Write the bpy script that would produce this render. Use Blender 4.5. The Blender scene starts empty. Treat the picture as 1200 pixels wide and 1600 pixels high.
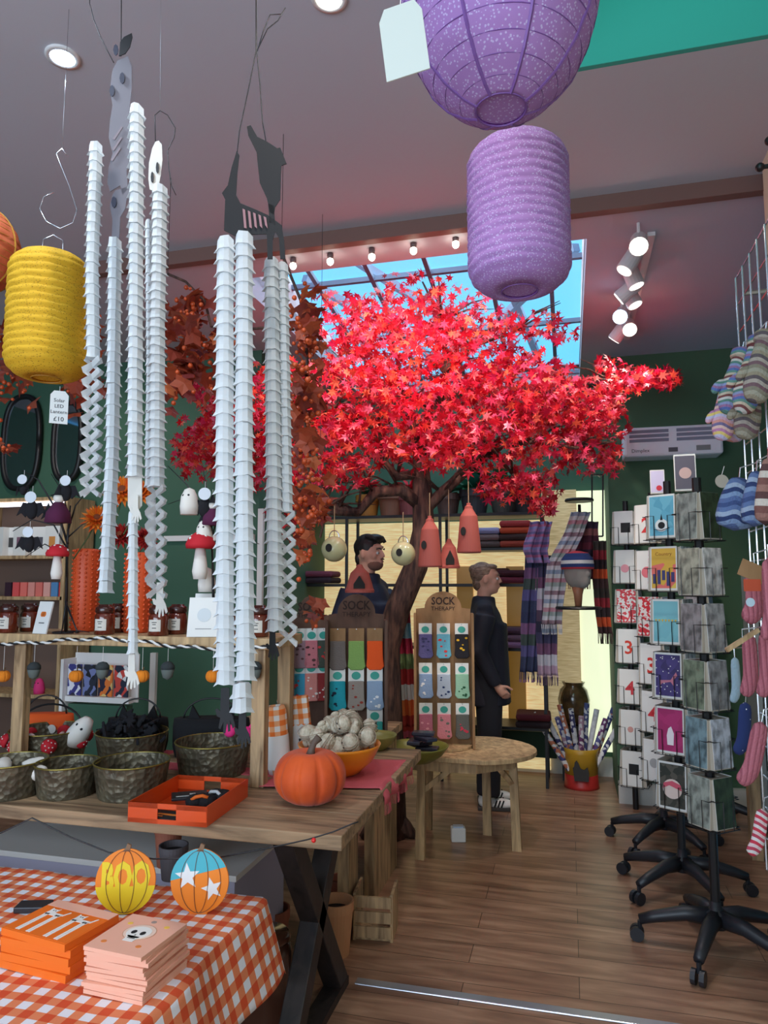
import bpy, bmesh, math, random
from mathutils import Vector, Matrix, Euler
S = bpy.context.scene
C = S.collection
rnd = random.Random(7)
PI = math.pi
# ---------------------------------------------------------------- camera
TH, PT, F, CH = math.radians(14.5), math.radians(5.9), 1110.0, 1.5
cd = bpy.data.cameras.new('camera'); cam = bpy.data.objects.new('camera', cd); C.objects.link(cam)
cam.location = (0, 0, CH); cam.rotation_euler = (PI/2+PT, 0, TH)
cd.sensor_fit = 'VERTICAL'; cd.sensor_height = 36; cd.lens = F/1600*36; cd.clip_start = 0.02
S.camera = cam
# ---------------------------------------------------------------- world and exposure
w = bpy.data.worlds.new('world'); S.world = w; w.use_nodes = True
bg = w.node_tree.nodes['Background']; bg.inputs[0].default_value = (0.115, 0.48, 0.86, 1); bg.inputs[1].default_value = 1.25
S.view_settings.view_transform = 'Standard'; S.view_settings.look = 'None'
S.view_settings.gamma = 1; S.view_settings.exposure = 0.62; S.view_settings.use_curve_mapping = False
def light(name, kind, loc, power, col=(1, 1, 1), size=.1, tgt=None, cone=70, blend=.6, sy=None):
    l = bpy.data.lights.new(name, kind); l.energy = power; l.color = col
    if kind == 'AREA':
        l.size = size
        if sy: l.shape = 'RECTANGLE'; l.size_y = sy
    else: l.shadow_soft_size = size
    if kind == 'SPOT': l.spot_size = math.radians(cone); l.spot_blend = blend
    o = bpy.data.objects.new(name, l); C.objects.link(o); o.location = loc
    if tgt: o.rotation_euler = (Vector(tgt)-Vector(loc)).to_track_quat('-Z', 'Y').to_euler()
    return o
light('shop_window_daylight', 'AREA', (-1.6, -1.75, 1.65), 82, (.86, .92, 1), 3.6, (-1.0, 3, 1.1), sy=2.4)
light('skylight_daylight', 'AREA', (-.8, 4.7, 3.75), 34, (.72, .9, 1), 1.7, (-.8, 4.6, 0), sy=2.2)
light('tree_spot_light', 'SPOT', (-.2, 3.1, 3.05), 55, (1, .88, .8), .04, (-.75, 4.4, 2.3), 95)
light('tree_spot_light', 'SPOT', (-1.25, 3.1, 3.05), 45, (1, .88, .8), .04, (-1.1, 4.4, 2.3), 95)
light('added_red_spill_light', 'POINT', (-.75, 3.75, 2.75), 4.5, (1, .16, .14), .15)  # added lamp inside the crown, without a fitting; reddens ceiling and fascia
light('added_red_spill_light', 'POINT', (-1.6, 3.9, 2.6), 3, (1, .16, .14), .15)  # second added red lamp in the crown, also without a fitting
light('track_spot_light', 'SPOT', (.35, 3.6, 3.05), 36, (1, .93, .82), .04, (.1, 4.6, 0), 100)
light('track_spot_light', 'SPOT', (.4, 4.4, 3.05), 24, (1, .93, .82), .04, (.4, 4.6, 0), 100)
light('ceiling_spot_light', 'SPOT', (-1.5, 1.3, 3.2), 30, (.75, .88, 1), .05, (-1.3, 2.2, .7), 110)
light('ceiling_spot_light', 'SPOT', (-.3, 1.0, 3.2), 22, (1, .95, .88), .05, (-.9, 2.2, .6), 110)
light('ceiling_spot_light', 'SPOT', (-3.2, 3.2, 3.1), 22, (1, .9, .8), .05, (-3.2, 4.6, .9), 120)
light('ceiling_recess_light', 'AREA', (.33, 1.25, 3.7), 3.2, (.25, .9, .85), .5, (.33, 2.4, 3.6), sy=.3)
# ---------------------------------------------------------------- pixels -> room points
def ray(px, py):
    x = (px-600)/F; y = (py-800)/F
    f = math.cos(PT)+y*math.sin(PT); up = math.sin(PT)-y*math.cos(PT)
    return x*math.cos(TH)-f*math.sin(TH), f*math.cos(TH)+x*math.sin(TH), up, f
def at(px, py, d):
    a, b, c, f = ray(px, py); t = d/f
    return Vector((a*t, b*t, CH+c*t))
def on(px, py, z):
    a, b, c, f = ray(px, py); t = (z-CH)/c
    return Vector((a*t, b*t, z))
def atv(px, py, v):
    a, b, c, f = ray(px, py); t = v/b
    return Vector((a*t, v, CH+c*t))
def dist(p): return -p[0]*math.sin(TH)+p[1]*math.cos(TH)
def face(p): return math.atan2(-p[0], p[1])
# ---------------------------------------------------------------- materials
def L(c):
    return tuple(((x/255/12.92) if x/255 <= .04045 else ((x/255+.055)/1.055)**2.4) for x in c)+(1,)
MC = {}
def mat(name, col, rough=.6, metal=0, emit=0, spec=.5, bump=0, bs=30, col2=None, sc=8, kind='noise', axis=2, cols=None, freq=10, alpha=1, trans=0, sheen=0, det=4, stretch=(1, 1, 1), thr=(.35, .65), coat=0):
    if name in MC: return MC[name]
    m = bpy.data.materials.new(name); m.use_nodes = True; MC[name] = m
    T = m.node_tree; N = T.nodes; K = T.links; b = N['Principled BSDF']
    b.inputs['Base Color'].default_value = L(col); b.inputs['Roughness'].default_value = rough
    b.inputs['Metallic'].default_value = metal; b.inputs['Specular IOR Level'].default_value = spec
    if sheen: b.inputs['Sheen Weight'].default_value = sheen
    if coat: b.inputs['Coat Weight'].default_value = coat
    if trans: b.inputs['Transmission Weight'].default_value = trans
    if alpha < 1: b.inputs['Alpha'].default_value = alpha
    if emit: b.inputs['Emission Color'].default_value = L(col); b.inputs['Emission Strength'].default_value = emit
    tc = N.new('ShaderNodeTexCoord'); mp = N.new('ShaderNodeMapping'); K.new(tc.outputs['Object'], mp.inputs[0])
    mp.inputs['Scale'].default_value = stretch; V = mp.outputs[0]
    out = None
    def ramp(f, stops, interp='LINEAR'):
        r = N.new('ShaderNodeValToRGB'); r.color_ramp.interpolation = interp; e = r.color_ramp.elements
        while len(e) > 1: e.remove(e[0])
        e[0].position = stops[0][0]; e[0].color = stops[0][1]
        for p, c in stops[1:]:
            k = e.new(p); k.color = c
        K.new(f, r.inputs[0]); return r.outputs[0]
    def math_(op, a, bb=None):
        n = N.new('ShaderNodeMath'); n.operation = op
        for i, q in enumerate((a, bb)):
            if q is None: continue
            if isinstance(q, (int, float)): n.inputs[i].default_value = q
            else: K.new(q, n.inputs[i])
        return n.outputs[0]
    if kind == 'noise' and col2:
        n = N.new('ShaderNodeTexNoise'); n.inputs['Scale'].default_value = sc; n.inputs['Detail'].default_value = det; K.new(V, n.inputs[0])
        out = ramp(n.outputs[0], [(thr[0], L(col)), (thr[1], L(col2))])
    elif kind == 'island':
        g = N.new('ShaderNodeNewGeometry')
        out = ramp(g.outputs['Random Per Island'], [(i/max(1, len(cols)-1), L(c)) for i, c in enumerate(cols)])
    elif kind == 'bands':
        sx = N.new('ShaderNodeSeparateXYZ'); K.new(V, sx.inputs[0])
        src = sx.outputs[axis]
        if det > 4:
            wv = math_('SINE', math_('MULTIPLY', sx.outputs[0], det*10)); src = math_('ADD', src, math_('MULTIPLY', wv, .006))
        fr = math_('FRACT', math_('MULTIPLY', src, freq))
        out = ramp(fr, [(i/len(cols), L(c)) for i, c in enumerate(cols)], 'CONSTANT')
    elif kind == 'gingham':
        sx = N.new('ShaderNodeSeparateXYZ'); K.new(V, sx.inputs[0])
        xx = math_('SUBTRACT', sx.outputs[0], math_('MULTIPLY', sx.outputs[2], .75)) if axis == 1 else sx.outputs[0]
        a = math_('GREATER_THAN', math_('FRACT', math_('MULTIPLY', xx, freq)), .5)
        bb = math_('GREATER_THAN', math_('FRACT', math_('MULTIPLY', sx.outputs[axis], freq)), .5)
        out = ramp(math_('MULTIPLY', math_('ADD', a, bb), .5), [(0, L(cols[0])), (.4, L(cols[1])), (.8, L(cols[2]))], 'CONSTANT')
    elif kind == 'dots':
        n = N.new('ShaderNodeTexVoronoi'); n.inputs['Scale'].default_value = sc; K.new(V, n.inputs[0])
        out = ramp(n.outputs['Distance'], [(0, L(col2)), (thr[0], L(col))], 'CONSTANT')
    elif kind == 'cells':
        n = N.new('ShaderNodeTexVoronoi'); n.inputs['Scale'].default_value = sc; K.new(V, n.inputs[0])
        s = N.new('ShaderNodeSeparateColor'); K.new(n.outputs['Color'], s.inputs[0])
        out = ramp(s.outputs[0], [(i/len(cols), L(c)) for i, c in enumerate(cols)], 'CONSTANT')
    elif kind == 'planks':
        br = N.new('ShaderNodeTexBrick'); K.new(V, br.inputs[0]); br.inputs['Scale'].default_value = freq
        br.inputs['Brick Width'].default_value = 1.15; br.inputs['Row Height'].default_value = .15; br.inputs['Mortar Size'].default_value = .0016
        br.offset = .37; br.inputs['Color1'].default_value = L(cols[0]); br.inputs['Color2'].default_value = L(cols[1]); br.inputs['Mortar'].default_value = L(cols[2])
        n = N.new('ShaderNodeTexNoise'); n.inputs['Scale'].default_value = 2.2; n.inputs['Detail'].default_value = 8; n.inputs['Distortion'].default_value = .6
        m2 = N.new('ShaderNodeMapping'); m2.inputs['Scale'].default_value = (1.3, 9, 1); K.new(tc.outputs['Object'], m2.inputs[0]); K.new(m2.outputs[0], n.inputs[0])
        g = ramp(n.outputs[0], [(.33, L((150, 118, 100))), (.5, L((205, 180, 160))), (.68, L((250, 235, 220)))])
        mx = N.new('ShaderNodeMix'); mx.data_type = 'RGBA'; mx.blend_type = 'MULTIPLY'; mx.inputs[0].default_value = .75
        K.new(br.outputs[0], mx.inputs[6]); K.new(g, mx.inputs[7]); out = mx.outputs[2]
    elif kind == 'wood':
        n = N.new('ShaderNodeTexNoise'); n.inputs['Scale'].default_value = sc; n.inputs['Detail'].default_value = 7; n.inputs['Distortion'].default_value = .8; K.new(V, n.inputs[0])
        out = ramp(n.outputs[0], [(.3, L(col2)), (.5, L(col)), (.7, L(tuple(min(255, int(x*1.18)) for x in col)))])
    if out is not None:
        K.new(out, b.inputs['Base Color'])
        if emit: K.new(out, b.inputs['Emission Color'])
    if bump:
        n = N.new('ShaderNodeTexNoise'); n.inputs['Scale'].default_value = bs; n.inputs['Detail'].default_value = 5; K.new(V, n.inputs[0])
        bp = N.new('ShaderNodeBump'); bp.inputs['Strength'].default_value = bump; bp.inputs['Distance'].default_value = .01
        K.new(n.outputs[0], bp.inputs['Height']); K.new(bp.outputs[0], b.inputs['Normal'])
    return m
def thin(name, col, t=.4, **k):            # paper: part of the light shines through
    if name in MC: return MC[name]
    m = mat(name, col, **k); T = m.node_tree; N = T.nodes; K = T.links
    b = N['Principled BSDF']; o = N['Material Output']; tr = N.new('ShaderNodeBsdfTranslucent'); mx = N.new('ShaderNodeMixShader')
    mx.inputs[0].default_value = t
    if b.inputs['Base Color'].is_linked: K.new(b.inputs['Base Color'].links[0].from_socket, tr.inputs[0])
    else: tr.inputs[0].default_value = L(col)
    K.new(b.outputs[0], mx.inputs[1]); K.new(tr.outputs[0], mx.inputs[2]); K.new(mx.outputs[0], o.inputs[0])
    return m
def col(c, r=.7, **k): return mat('paint_%02x%02x%02x_%d' % (c[0], c[1], c[2], int(r*100)), c, r, **k)
black = mat('black_metal', (22, 22, 25), .45); blackp = mat('black_plastic', (34, 36, 42), .42, bump=.05)
white = col((232, 230, 228)); card = mat('white_card', (228, 228, 224), .75)
wood = mat('rustic_wood', (150, 122, 92), .7, kind='wood', col2=(96, 74, 54), sc=5, stretch=(.6, 6, 6), bump=.15, bs=40)
woodl = mat('pale_wood', (182, 152, 112), .65, kind='wood', col2=(140, 110, 76), sc=6, stretch=(5, 5, .7))
woodz = mat('post_wood', (170, 140, 104), .7, kind='wood', col2=(110, 84, 58), sc=5, stretch=(6, 6, .7))
darkw = mat('dark_wood', (44, 36, 34), .5, kind='wood', col2=(24, 20, 20), sc=5, stretch=(5, 5, 1))
chrome = mat('chrome_wire', (190, 195, 200), .25, 1)
# ---------------------------------------------------------------- mesh building
class B:
    def __init__(s): s.bm = bmesh.new(); s.mi = 0; s.X = Matrix()
    def add(s, vs, fs):
        v = [s.bm.verts.new(s.X @ Vector(p)) for p in vs]
        for f in fs:
            try:
                q = s.bm.faces.new([v[i] for i in f]); q.material_index = s.mi
            except ValueError: pass
        return s
    def box(s, c, d, r=None):
        R = Euler(r).to_matrix() if r else Matrix.Identity(3); c = Vector(c)
        vs = [c+R @ Vector((x*d[0]/2, y*d[1]/2, z*d[2]/2)) for x in (-1, 1) for y in (-1, 1) for z in (-1, 1)]
        return s.add(vs, [(0, 1, 3, 2), (4, 6, 7, 5), (0, 4, 5, 1), (2, 3, 7, 6), (0, 2, 6, 4), (1, 5, 7, 3)])
    def tube(s, pts, r, n=6, fx=1):
        pts = [Vector(p) for p in pts]; m = len(pts); R = r if isinstance(r, (list, tuple)) else [r]*m
        vs = []; up = None
        for i, p in enumerate(pts):
            t = (pts[min(i+1, m-1)]-pts[max(i-1, 0)])
            if t.length < 1e-9: t = Vector((0, 0, 1))
            t.normalize()
            if up is None: up = Vector((0, 1, 0)) if abs(t.y) < .9 else Vector((1, 0, 0))
            a = t.cross(up)
            if a.length < 1e-6: a = t.orthogonal()
            a.normalize(); bb = a.cross(t).normalized(); up = bb
            for k in range(n):
                g = 2*PI*k/n+PI/n; vs.append(p+a*math.cos(g)*R[i]*fx+bb*math.sin(g)*R[i])
        fs = [(i*n+k, i*n+(k+1) % n, (i+1)*n+(k+1) % n, (i+1)*n+k) for i in range(m-1) for k in range(n)]
        fs += [tuple(range(n)), tuple((m-1)*n+k for k in range(n))]
        return s.add(vs, fs)
    def lathe(s, prof, n=24, c=(0, 0, 0), mod=None, sy=1, cap=True):
        vs = []; c = Vector(c)
        for j, (r, z) in enumerate(prof):
            for k in range(n):
                g = 2*PI*k/n; q = r*(mod(g, j) if mod else 1)
                vs.append(c+Vector((q*math.cos(g), q*math.sin(g)*sy, z)))
        m = len(prof)
        fs = [(j*n+k, j*n+(k+1) % n, (j+1)*n+(k+1) % n, (j+1)*n+k) for j in range(m-1) for k in range(n)]
        if cap: fs += [tuple(range(n)), tuple((m-1)*n+k for k in range(n))]
        return s.add(vs, fs)
    def ball(s, c, r, n=12, m=8, mod=None):
        if not isinstance(r, (list, tuple)): r = (r, r, r)
        c = Vector(c); vs = [c+Vector((0, 0, -r[2]))]
        for j in range(1, m):
            p = PI*j/m
            for k in range(n):
                g = 2*PI*k/n; q = math.sin(p)*(mod(g, p) if mod else 1)
                vs.append(c+Vector((r[0]*q*math.cos(g), r[1]*q*math.sin(g), -r[2]*math.cos(p))))
        vs.append(c+Vector((0, 0, r[2]))); e = len(vs)-1
        fs = [(0, 1+(k+1) % n, 1+k) for k in range(n)]+[(e, 1+(m-2)*n+k, 1+(m-2)*n+(k+1) % n) for k in range(n)]
        fs += [(1+j*n+k, 1+j*n+(k+1) % n, 1+(j+1)*n+(k+1) % n, 1+(j+1)*n+k) for j in range(m-2) for k in range(n)]
        return s.add(vs, fs)
    def prism(s, pts, y0=-.001, y1=.001):        # outline in x,z; thickness along y
        n = len(pts); vs = [(p[0], y0, p[1]) for p in pts]+[(p[0], y1, p[1]) for p in pts]
        return s.add(vs, [tuple(range(n)), tuple(range(2*n-1, n-1, -1))]+[(i, (i+1) % n, n+(i+1) % n, n+i) for i in range(n)])
    def slab(s, pts, z0, z1):                    # outline in x,y
        n = len(pts); vs = [(p[0], p[1], z0) for p in pts]+[(p[0], p[1], z1) for p in pts]
        return s.add(vs, [tuple(range(n)), tuple(range(2*n-1, n-1, -1))]+[(i, (i+1) % n, n+(i+1) % n, n+i) for i in range(n)])
    def grid(s, fn, nu, nv):
        vs = [fn(i/nu, j/nv) for j in range(nv+1) for i in range(nu+1)]; q = nu+1
        return s.add(vs, [(j*q+i, j*q+i+1, (j+1)*q+i+1, (j+1)*q+i) for j in range(nv) for i in range(nu)])
    def disc(s, c, r, n=20, sx=1, y0=-.001, y1=.001):
        return s.prism([(c[0]+r*sx*math.cos(2*PI*k/n), c[1]+r*math.sin(2*PI*k/n)) for k in range(n)], y0, y1)
    def build(s, name, ms, parent=None, smooth=False, bevel=0, solid=0, loc=None, rz=0, sub=0, remesh=0, sm=0):
        bmesh.ops.recalc_face_normals(s.bm, faces=s.bm.faces[:])
        me = bpy.data.meshes.new(name); s.bm.to_mesh(me); s.bm.free()
        for m in (ms if isinstance(ms, (list, tuple)) else [ms]): me.materials.append(m)
        o = bpy.data.objects.new(name, me); C.objects.link(o)
        if smooth:
            for p in me.polygons: p.use_smooth = True
        if parent: o.parent = parent
        if loc is not None: o.location = loc
        o.rotation_euler = (0, 0, rz)
        if solid: q = o.modifiers.new('s', 'SOLIDIFY'); q.thickness = solid; q.offset = 0
        if remesh:
            q = o.modifiers.new('r', 'REMESH'); q.mode = 'VOXEL'; q.voxel_size = remesh; q.use_smooth_shade = True
            if sm: q = o.modifiers.new('m', 'SMOOTH'); q.iterations = sm; q.factor = .5
        if bevel: q = o.modifiers.new('b', 'BEVEL'); q.width = bevel; q.segments = 2; q.limit_method = 'ANGLE'
        if sub: q = o.modifiers.new('u', 'SUBSURF'); q.levels = sub; q.render_levels = sub
        return o
def E(name, label, cat, loc, rz=0, group=None):
    o = bpy.data.objects.new(name, None); C.objects.link(o); o.location = loc; o.rotation_euler = (0, 0, rz); o.empty_display_size = .05
    return tag(o, label, cat, group)
def tag(o, label, cat, group=None, kind=None):
    o['label'] = label; o['category'] = cat
    if group: o['group'] = group
    if kind: o['kind'] = kind
    return o
def struct(name, b, m, **k):
    o = b.build(name, m, **k); o['kind'] = 'structure'; return o
def text(name, s, size, m, parent, loc, rot=(PI/2, 0, 0), depth=.0006, sx=1, bold=0, al='CENTER'):
    cu = bpy.data.curves.new(name, 'FONT'); cu.body = s; cu.size = size; cu.align_x = al; cu.align_y = 'CENTER'; cu.extrude = depth; cu.offset = bold; cu.resolution_u = 2
    t = bpy.data.objects.new('t', cu); C.objects.link(t); bpy.context.view_layer.update()
    me = bpy.data.meshes.new_from_object(t.evaluated_get(bpy.context.evaluated_depsgraph_get())); bpy.data.objects.remove(t)
    me.materials.clear(); me.materials.append(m); o = bpy.data.objects.new(name, me); C.objects.link(o)
    o.parent = parent; o.location = loc; o.rotation_euler = rot; o.scale = (sx, 1, 1); return o
def copy_tree(o, parent=None):
    c = o.copy(); C.objects.link(c); c.parent = parent
    for ch in list(o.children): copy_tree(ch, c)
    return c
# ---------------------------------------------------------------- room shell
green = mat('green_wall_paint', (62, 100, 80), .75, bump=.04, bs=60)
ceil_m = mat('ceiling_paint', (184, 184, 194), .85, bump=.03, bs=20)
struct('floor', B().box((-1.7, 2.3, -.05), (7, 8.6, .1)), mat('laminate_floor', (120, 84, 60), .33, kind='planks', freq=1, cols=[(182, 150, 128), (162, 130, 110), (86, 68, 58)], spec=.5))
# front ceiling with a recess; rear ceiling with the skylight opening
def frame_slab(b, x0, x1, y0, y1, hx0, hx1, hy0, hy1, z0, z1):
    for (a, c, d, e) in ((x0, hx0, y0, y1), (hx1, x1, y0, y1), (hx0, hx1, y0, hy0), (hx0, hx1, hy1, y1)):
        if c-a > .001 and e-d > .001: b.box(((a+c)/2, (d+e)/2, (z0+z1)/2), (c-a, e-d, z1-z0))
    return b
struct('ceiling', frame_slab(B(), -5.2, 1.6, -2, 3.2, -.15, .8, 1.1, 2.36, 3.25, 3.4), ceil_m)
teal = mat('teal_paint', (60, 160, 145), .8)
b = B(); b.box((.325, 2.35, 3.705), (.95, .02, .91)); b.box((.325, 1.11, 3.705), (.95, .02, .91)); b.box((-.14, 1.73, 3.705), (.02, 1.22, .91)); b.box((.79, 1.73, 3.705), (.02, 1.22, .91)); b.box((.325, 1.73, 4.18), (.95, 1.26, .04))
struct('trim_1', b, teal)
plankc = mat('boarded_ceiling', (206, 190, 186), .8, kind='planks', freq=1, cols=[(206, 188, 184), (204, 186, 182), (180, 150, 148)])
SK = (-1.75, .13, 3.47, 5.98)
struct('ceiling_rear', frame_slab(B(), -5.2, 2.6, 3.2, 6.3, *SK, 3.19, 3.34), ceil_m)
b = B(); b.box((-1.3, 3.21, 3.215), (7.8, .05, .075)); struct('trim_2', b, mat('ceiling_edge_wood', (120, 88, 80), .7))
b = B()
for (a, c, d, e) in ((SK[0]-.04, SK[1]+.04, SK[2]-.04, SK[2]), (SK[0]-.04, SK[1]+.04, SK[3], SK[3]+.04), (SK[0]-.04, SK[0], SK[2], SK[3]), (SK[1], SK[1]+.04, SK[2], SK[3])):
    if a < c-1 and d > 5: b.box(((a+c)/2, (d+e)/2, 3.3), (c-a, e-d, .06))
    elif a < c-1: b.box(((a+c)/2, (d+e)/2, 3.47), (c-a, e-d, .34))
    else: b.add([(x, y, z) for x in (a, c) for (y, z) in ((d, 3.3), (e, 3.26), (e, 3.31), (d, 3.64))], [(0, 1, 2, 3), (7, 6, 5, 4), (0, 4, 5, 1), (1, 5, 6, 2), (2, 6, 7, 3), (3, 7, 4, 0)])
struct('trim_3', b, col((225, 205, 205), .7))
# skylight: rafters, bars and glass
g = B(); u0, u1, v0, v1 = SK
grey = mat('rafter_grey', (120, 130, 150), .6)
def ZS(v): return 3.62-.33*(v-v0)/(v1-v0)
for i in range(5):
    uu = u0+(i+.5)*(u1-u0)/5; g.tube([(uu, v0, ZS(v0)-.03), (uu, v1, ZS(v1)-.03)], .02, 4)
for (p, q) in (((-1.7, 3.5), (-.8, 5.2)), ((-1.2, 3.5), (.0, 4.6)), ((-.9, 5.9), (.1, 4.4)), ((-.5, 3.5), (-.2, 5.9)), ((-1.7, 4.4), (-1.0, 5.9))):
    g.tube([(p[0], p[1], ZS(p[1])+.1), (q[0], q[1], ZS(q[1])+.1)], .035, 4)
for vv in (v0, 4.3, 5.1, v1): g.tube([(u0, vv, ZS(vv)-.02), (u1, vv, ZS(vv)-.02)], .022, 4)
wn = struct('window_1', g, grey)
b = B(); b.add([(u0, v0, ZS(v0)), (u1, v0, ZS(v0)), (u1, v1, ZS(v1)), (u0, v1, ZS(v1)), (u0, v0, ZS(v0)+.006), (u1, v0, ZS(v0)+.006), (u1, v1, ZS(v1)+.006), (u0, v1, ZS(v1)+.006)], [(0, 1, 2, 3), (7, 6, 5, 4), (0, 4, 5, 1), (1, 5, 6, 2), (2, 6, 7, 3), (3, 7, 4, 0)])
gl = b.build('glass_pane', mat('clear_glass', (225, 240, 250), .02, alpha=.12), wn)
# walls
struct('wall_back', B().box((-.7, 6.15, 1.67), (3.2, .1, 3.34)), green)
struct('wall_back_right', B().box((1.45, 5.85, 1.6), (2.3, .9, 3.19)), mat('green_wall_right', (72, 104, 76), .75, bump=.04, bs=60))
struct('wall_far_right', B().box((2.45, 4.2, 1.6), (.1, 2.5, 3.19)), green)
cream = mat('cream_wall', (215, 208, 180), .8)
struct('wall_right', B().box((.90, .6, 1.625), (.15, 5.0, 3.25)), cream)
struct('wall_right_return', B().box((1.65, 3.15, 1.6), (1.6, .1, 3.19)), cream)
struct('wall_left_back', B().box((-3.65, 5.35, 1.6), (3.1, 1.5, 3.19)), green)
struct('wall_left', B().box((-5.1, 2.2, 1.6), (.1, 8.4, 3.2)), green)
b = B(); b.box((-1.9, -1.95, .3), (6.6, .1, .6)); b.box((-1.9, -1.95, 3.05), (6.6, .1, .3)); b.box((-4.6, -1.95, 1.6), (.8, .1, 2.8)); b.box((.6, -1.95, 1.6), (.6, .1, 2.8))
struct('wall_front', b, cream)
b = B()
for uu in (-4.2, -2.7, -1.2, .3): b.box((uu, -1.95, 1.75), (.06, .06, 2.3))
b.box((-1.95, -1.95, .63), (4.5, .06, .06)); b.box((-1.95, -1.95, 2.87), (4.5, .06, .06)); struct('window_2', b, white)
struct('baseboard_back', B().box((-.7, 6.07, .07), (3.1, .06, .14)), col((205, 203, 195), .5))
struct('baseboard_right', B().box((.95, 5.37, .07), (1.3, .06, .14)), col((205, 203, 195), .5))
# aluminium threshold across the floor
p, q = on(565, 1533, 0), on(1010, 1602, 0); vv = (p.y+q.y)/2
tag(B().slab([(p.x-.02, vv-.022), (.8, vv-.022), (.8, vv+.022), (p.x-.02, vv+.022)], 0, .006).build('threshold_strip', mat('aluminium', (200, 205, 215), .3, .8), bevel=.003), 'long aluminium threshold strip across the floorboards', 'floor strip')
# ---------------------------------------------------------------- the red maple
def leafshape(b, c, s, R):
    tips = [(-90, .55), (-48, .35), (-20, .85), (10, .36), (34, .95), (62, .4), (90, 1.1), (118, .4), (146, .95), (170, .36), (200, .85), (228, .35)]
    vs = [c]
    for i, (a, r) in enumerate(tips):
        g = math.radians(a); vs.append(c+R @ Vector((r*math.cos(g)*s, r*math.sin(g)*s, (-.18*s*r*r))))
    b.add(vs, [(0, i+1, (i+1) % 12+1) for i in range(12)])
def rrot(k=1.0): return Euler((rnd.uniform(-1, 1)*k, rnd.uniform(-1, 1)*k, rnd.uniform(0, 6.3))).to_matrix()
bark = mat('maple_bark', (104, 74, 62), .85, kind='noise', col2=(48, 32, 30), sc=14, stretch=(3, 3, .6), bump=.5, bs=25)
tb = at(606, 1150, 4.45); tb.z = 0
T = E('maple_tree', 'large artificial maple tree with bright red leaves under the skylight', 'tree', tb)
b = B(); tp = [Vector((tb.x, tb.y, 0)), at(604, 1080, 4.45), at(604, 1010, 4.45), at(622, 950, 4.43), at(650, 885, 4.4), at(662, 830, 4.4), at(660, 770, 4.4), at(657, 715, 4.4)]
b.tube([p-tb for p in tp], [.115, .092, .082, .078, .074, .070, .062, .048], 10)
for r in range(5): b.tube([Vector((0, 0, .12)), Vector((.11*math.cos(r*1.25), .11*math.sin(r*1.25), .05)), Vector((.17*math.cos(r*1.25), .17*math.sin(r*1.25), .01))], [.08, .05, .02], 6)
b.build('trunk', bark, T, smooth=True)
boughs = [([(660, 790), (625, 765), (585, 770), (560, 800), (528, 795), (500, 770), (478, 735)], 4.4, 4.2, .05),
          ([(657, 740), (620, 745), (600, 720), (590, 670), (560, 600), (540, 520)], 4.4, 4.2, .035),
          ([(660, 800), (690, 770), (730, 735), (770, 705), (840, 660), (900, 620), (960, 598), (1050, 590)], 4.4, 4.3, .04),
          ([(657, 720), (680, 650), (700, 580), (690, 500), (660, 440)], 4.4, 4.1, .035),
          ([(656, 715), (640, 640), (620, 560), (600, 470)], 4.4, 4.5, .03),
          ([(700, 760), (760, 700), (830, 690), (900, 700), (960, 690)], 4.4, 4.0, .028),
          ([(560, 800), (500, 800), (440, 740), (380, 690), (320, 640)], 4.3, 4.1, .03),
          ([(690, 580), (740, 540), (800, 520), (850, 490)], 4.2, 4.2, .022),
          ([(770, 705), (800, 740), (830, 780), (850, 800)], 4.3, 4.2, .014),
          ([(590, 670), (520, 640), (450, 620), (400, 640)], 4.3, 4.1, .02)]
for (pp, d0, d1, r) in boughs:
    n = len(pp); b = B(); b.tube([at(x, y, d0+(d1-d0)*i/(n-1))-tb for i, (x, y) in enumerate(pp)], [r*(1-.85*i/(n-1)) for i in range(n)], 7)
    for i in range(1, n-1):
        for q in range(3):
            p = at(pp[i][0], pp[i][1], d0+(d1-d0)*i/(n-1)); e = p+Vector((rnd.uniform(-.35, .35), rnd.uniform(-.3, .3), rnd.uniform(.0, .3)))
            b.tube([p-tb, (p+e)/2-tb+Vector((0, 0, .03)), e-tb], [.009, .006, .002], 5)
    b.build('branch', bark, T, smooth=True)
clus = [(560, 500, 80, 55, 220), (650, 460, 70, 60, 230), (640, 520, 110, 50, 330), (740, 520, 80, 70, 330), (560, 580, 90, 55, 300), (680, 600, 130, 60, 480),
        (820, 600, 90, 65, 400), (900, 625, 85, 45, 330), (980, 590, 40, 30, 100), (1030, 592, 36, 22, 100), (930, 655, 55, 50, 170), (760, 660, 130, 60, 440), (620, 670, 120, 55, 380),
        (500, 660, 90, 60, 280), (440, 610, 70, 60, 220), (370, 660, 70, 60, 300), (310, 700, 45, 55, 170), (420, 720, 60, 60, 220), (520, 730, 80, 40, 180),
        (700, 710, 120, 35, 230), (840, 690, 60, 60, 170), (835, 760, 45, 35, 90), (905, 700, 45, 50, 110), (955, 715, 22, 30, 40), (848, 790, 22, 24, 34),
        (840, 510, 60, 35, 44), (880, 520, 30, 24, 14), (720, 440, 40, 30, 34), (510, 460, 30, 20, 14), (325, 615, 30, 30, 60), (600, 430, 25, 14, 10), (945, 570, 18, 14, 20), (780, 760, 40, 30, 60), (580, 420, 10, 10, 3), (700, 405, 40, 14, 8), (445, 800, 30, 60, 50)]
b = B()
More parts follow.
